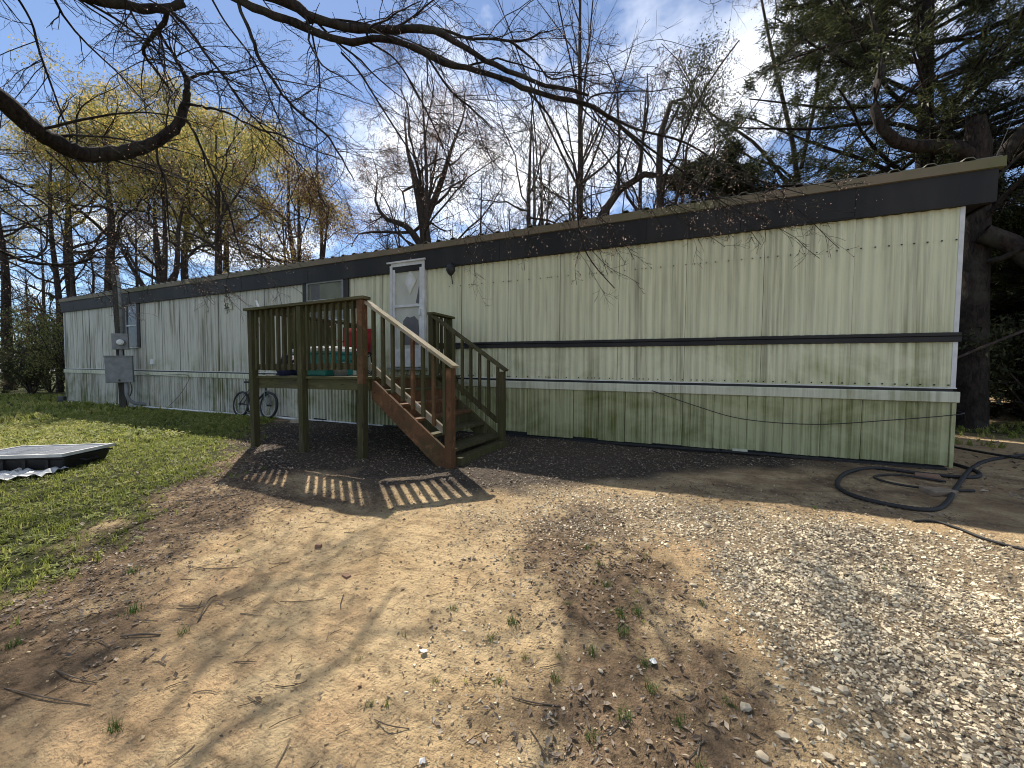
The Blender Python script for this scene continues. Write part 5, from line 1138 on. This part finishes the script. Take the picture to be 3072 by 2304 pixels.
ok = tree('broken_oak', 'thick old oak with snapped top at the near roof corner', (bx_, by_), [(0, 0, 0, .30), (0, 0, 2, .25), (.0, 0, 4, .22), rl(-.03, 5.6, .22), rl(-.02, 6.1, .19), rl(-.05, 6.4, .13)],
     [S(5, t0=.45, ang=55, length=(.2, .4), k=6, wander=.2, trop=(0, 0, .03), rr=.3), S(7, t0=.2, ang=45, length=(.4, .7), k=5, wander=.2, rr=.5, rmin=.006), S(6, t0=.15, ang=42, length=(.3, .6), k=4, wander=.2, rr=.5, rmin=.005)], bark='bark_near', seed=17,
     extra=[[rl(-.1, 5.6, .15), rl(-.55, 5.85, .13), rl(-1.1, 5.83, .12), rl(-1.62, 5.9, .11), rl(-2.0, 6.25, .09), rl(-2.15, 6.8, .08), rl(-2.0, 7.5, .06), rl(-2.3, 8.6, .02)],
            [rl(.1, 5.2, .15), rl(.5, 5.65, .12), rl(1.0, 6.25, .11), rl(1.6, 6.8, .09), rl(2.4, 7.9, .06)],
            [rl(-.05, 4.0, .17, -.3), rl(.35, 3.75, .17, -.5), rl(.85, 3.2, .16, -.7), rl(1.5, 2.4, .14, -.8), rl(2.6, .9, .11, -.9), rl(3.3, .05, .08, -1)]])
pb = smooth_path([(4.15, 9.6, 1.25, .02), (5.2, 10.0, 1.75, .024), (6.4, 10.4, 2.3, .028), (8.0, 11.0, 3.1, .032)], 5)
tag(part('leaning_branch', MB().tube([tuple(q[:3]) for q in pb], pb[:, 3], 8), M['bark'], smooth=True), 'grey dead branch leaning in the dark gap behind the home', 'branch')
# undergrowth
def shrub(label, x, y, h, w, mat, seed, nst=9, dens=10, cat='shrub', name='shrub', size=(.06, .13)):
    rg_ = np.random.default_rng(seed); bz = float(gz(x, y)) - .05; r = root(name, (x, y, bz), label, cat)
    P0 = np.zeros((nst, 6, 3)); a = rg_.uniform(0, 2 * pi, nst); tl = rg_.uniform(.1, .55, nst)
    for j in range(1, 6):
        f = j / 5; P0[:, j] = np.column_stack([np.cos(a) * tl * w * f * (1 + .2 * f), np.sin(a) * tl * w * f, h * f * rg_.uniform(.75, 1.0, nst)]) + rg_.normal(0, .03 * h, (nst, 3)) * np.array([1, 1, .3])
    R0 = np.tile(np.linspace(.03, .008, 6), (nst, 1))
    L1 = branch_level(rg_, P0, R0, 8, t0=.2, ang=48, length=(.3, .55), k=5, wander=.2, rr=.6, rmin=.006)
    L2 = branch_level(rg_, *L1, 5, t0=.2, ang=45, length=(.3, .6), k=3, wander=.2, rr=.6, rmin=.005)
    link('stems', wood_mesh('stems', [(P0, R0), L1, L2], [4, 3, 3], M['bark']), r)
    V, F, T = leaves_at(rg_, L2[0].reshape(-1, 3), int(dens * 1.5), .12, size, 1.2); link('foliage', big_mesh('foliage', V, F, M[mat], T), r)
    return r
for i, a in enumerate([('dark green evergreen shrub nearest the far end of the home', -23.6, 8.6, 2.6, 2.4, 'lf_brush', 31), ('rust-leafed shrub behind the far end of the home', -25.5, 10.5, 3.4, 2.6, 'lf_rust', 32), ('dark low shrub at the lawn end on the left edge', -28.5, 7.2, 2.4, 3.0, 'lf_brush', 33),
                       ('tall olive shrub at the left edge of the lawn', -31.5, 8.6, 4.2, 3.4, 'lf_brush', 34), ('brown-leafed shrub behind the dark low shrub', -30.0, 10.2, 3.8, 3.0, 'lf_rust', 35), ('broad dark shrub farthest left beyond the lawn', -34.5, 6.6, 3.2, 3.6, 'lf_brush', 36), ('olive sapling thicket behind the shrubs at far left', -38, 9.5, 5.5, 4.0, 'lf_green', 37), ('rust thicket between the far trunks', -29, 13.5, 4.6, 3.6, 'lf_rust', 38), ('dark brush clump under the leftmost tree', -40, 6.0, 3.6, 4.5, 'lf_brush', 39), ('loose tan thicket between the lawn and the far trees', -26.8, 8.4, 4.6, 3.4, 'lf_rust', 44), ('loose green thicket beside the far end of the home', -24.6, 7.6, 3.6, 2.6, 'lf_green', 45), ('tall loose thicket left of the far end shrubs', -33, 10.4, 5.6, 4.2, 'lf_brush', 46)]):
    shrub(*a, dens=(3 if 'loose' in a[0] else 4) if a[5] != 'lf_brush' or 'loose' in a[0] else 6, size=(.045, .11))
shrub('dark evergreen shrub in the shade behind the near corner', 6.8, 12.0, 2.6, 2.6, 'lf_cedar', 41, dens=8)
shrub('dense dark evergreen shrub at the right edge behind the home', 9.4, 14.5, 4.0, 3.4, 'lf_cedar', 42, dens=8)
shrub('low dark shrub far behind the near corner', 5.2, 16.0, 2.8, 3.0, 'lf_cedar', 43, dens=8)
# thin trees of the wood behind, copies of two kinds
wa = tree('thin_tree', 'thin bare tree in the wood beyond the far end', (-33, 13), [(0, 0, 0, .13), (.1, 0, 4, .11), (-.1, 0, 8, .07), (.1, 0, 12, .02)], oak_specs(11, 7, 6, 6, .08, .25), seed=51, group='thin bare trees in the wood behind')
wb = tree('thin_tree', 'thin bare tree in the wood beyond the far end', (-40, 8.5), [(0, 0, 0, .16), (-.1, 0, 3, .13), (.3, 0, 6, .09), (.2, 0, 10.5, .02)], oak_specs(11, 7, 6, 6, .04, .25), seed=52, group='thin bare trees in the wood behind')
rt_ = random.Random(9)
for i, (x, y) in enumerate([(-27.2, 8.3), (-31, 8.8), (-36, 6.6), (-8.6, 15.5), (-5.4, 14.2), (-1.6, 15.2), (-.2, 17.5), (-4.2, 18.2), (2.2, 16.2), (-11.2, 14.8), (1.2, 20.5), (-7.2, 19.5), (-14.5, 16.5), (-19.0, 15.5), (-44, 11), (-37, 15.5), (-30, 19), (-34, 24), (-26, 24), (-20, 22), (-21, 28), (-15, 25), (-12, 30), (-7, 24), (-3, 28), (2, 26), (-48, 7), (-52, 14), (8, 26), (13, 22), (12, 30), (-14.5, 19), (-10, 21)]):
    copy_tree(wa if i % 2 else wb, (x, y, float(gz(x, y)) - .1), rt_.uniform(0, 6.3), rt_.uniform(.8, 1.25), 'thin bare tree in the wood beyond the far end' if x < -20 else 'thin bare tree in the wood seen above the roof', 'thin bare trees in the wood behind' if x < -20 else 'thin bare trees above the roof')
rw = np.random.default_rng(77); n = 70; az = rw.uniform(radians(-100), radians(55), n); dd = rw.uniform(42, 85, n)
P0 = np.zeros((n, 5, 3)); hgt = rw.uniform(7, 14, n); bx0, by0 = np.sin(az) * dd, np.cos(az) * dd
for j in range(5): P0[:, j] = np.column_stack([bx0 + rw.normal(0, .15, n) * j, by0 + rw.normal(0, .15, n) * j, gz(bx0, by0) + hgt * j / 4])
R0 = np.linspace(.16, .03, 5)[None] * rw.uniform(.6, 1.3, (n, 1))
W1 = branch_level(rw, P0, R0, 11, t0=.25, ang=48, length=(.2, .4), k=4, wander=.15, trop=(0, 0, .05), rr=.45, rmin=.02); W2 = branch_level(rw, *W1, 6, t0=.2, ang=42, length=(.35, .6), k=3, wander=.15, rr=.5, rmin=.012)
wd = link('woods', wood_mesh('woods', [(P0, R0), W1, W2], [5, 3, 3], M['bark'])); tag(wd, 'far bare winter woods behind everything', 'woods', kind='stuff')
nb = 5000; az = rw.uniform(radians(-100), radians(55), nb); dd = rw.uniform(33, 80, nb); Q = np.column_stack([np.sin(az) * dd, np.cos(az) * dd, rw.uniform(.02, 1, nb) ** 1.7 * 6.0])
V, F, T = leaves_at(rw, Q, 4, .5, (.25, .65)); ub = link('undergrowth', big_mesh('undergrowth', V, F, M['lf_brush'], T)); tag(ub, 'far brown and green undergrowth below the woods', 'undergrowth', kind='stuff')

# the big tree whose limbs hang over the yard; its trunk stands just outside the frame on the left
rg_ = np.random.default_rng(91)
near = root('overhanging_oak', (-7.55, .75, float(gz(-7.55, .75)) - .1), 'large bare oak whose dark limbs hang over the yard', 'tree')
def npart(name, P, R, n, mat):
    V, F = tubes(P - np.array(near.location)[None, None], R, n); return link(name, big_mesh(name, V, F, mat, None, True), near)
tp = resample(smooth_path([(-7.55, .75, -.3, .42), (-7.6, .75, 1.5, .34), (-7.5, .8, 3.5, .29), (-7.55, .9, 4.6, .26), (-7.5, .85, 6.3, .2), (-7.7, .7, 8.5, .1), (-7.9, .6, 10.5, .04)], 5), 18)
npart('trunk', tp[None, :, :3], tp[None, :, 3], 14, M['bark_near'])
LP, LR = [], []
for L in LIMBS:
    q = smooth_path(L, 5); q[:, 3] *= .86 if q[0, 3] > .12 else .78; d_ = np.r_[0, np.cumsum(np.linalg.norm(np.diff(q[:, :3], axis=0), axis=1))][-1]
    kk = max(8, min(48, int(d_ / .08))); q = resample(q, kk)
    if q[0, 3] > .02:                                   # knobby bark and crooked runs
        q[1:-1, :3] += rg_.normal(0, .006, (kk - 2, 3)); q[:, 3] *= 1 + rg_.normal(0, .06, kk)
    npart('limb', q[None, :, :3], q[None, :, 3], 10 if q[0, 3] > .03 else 6, M['bark_near'])
    q = resample(q, 24); LP.append(q[:, :3]); LR.append(q[:, 3])
LP, LR = np.array(LP), np.array(LR)
def clear_of_home(P, R):
    bad = ((P[:, :, 1] > 6.0) & (P[:, :, 2] < 3.75) & (P[:, :, 0] > -21.5) & (P[:, :, 0] < 3.2)).any(1) | (P[:, :, 2] < 1.9).any(1)
    return P[~bad], R[~bad]
K1 = clear_of_home(*branch_level(rg_, LP, LR, 15, t0=.22, t1=1, ang=50, ang_sd=20, length=(.6, 2.4), rel=False, k=12, wander=.13, trop=(.045, .03, -.055), rr=.42, slim=.0085, rmin=.005, tip=.3, shade=.35))
K2 = clear_of_home(*branch_level(rg_, *K1, 9, t0=.12, ang=42, ang_sd=12, length=(.18, .45), k=5, wander=.16, trop=(.02, .01, -.05), rr=.55, rmin=.0022, tip=.4))
K3 = clear_of_home(*branch_level(rg_, *K2, 4, t0=.15, ang=45, ang_sd=14, length=(.3, .6), k=3, wander=.18, trop=(0, 0, -.02), rr=.7, rmin=.0021, tip=.7))
npart('branches', K1[0], K1[1], 5, M['bark_near']); npart('twigs', K2[0], K2[1], 3, M['bark_near']); npart('twigs', K3[0], K3[1], 3, M['bark_near'])
Q = np.concatenate([K3[0][::2, -1], K2[0][:, -1]]) - np.array(near.location)
V, F, T = leaves_at(rg_, Q, 1, .003, (.010, .022)); link('buds', big_mesh('buds', V, F, M['lf_palebud'], T), near)
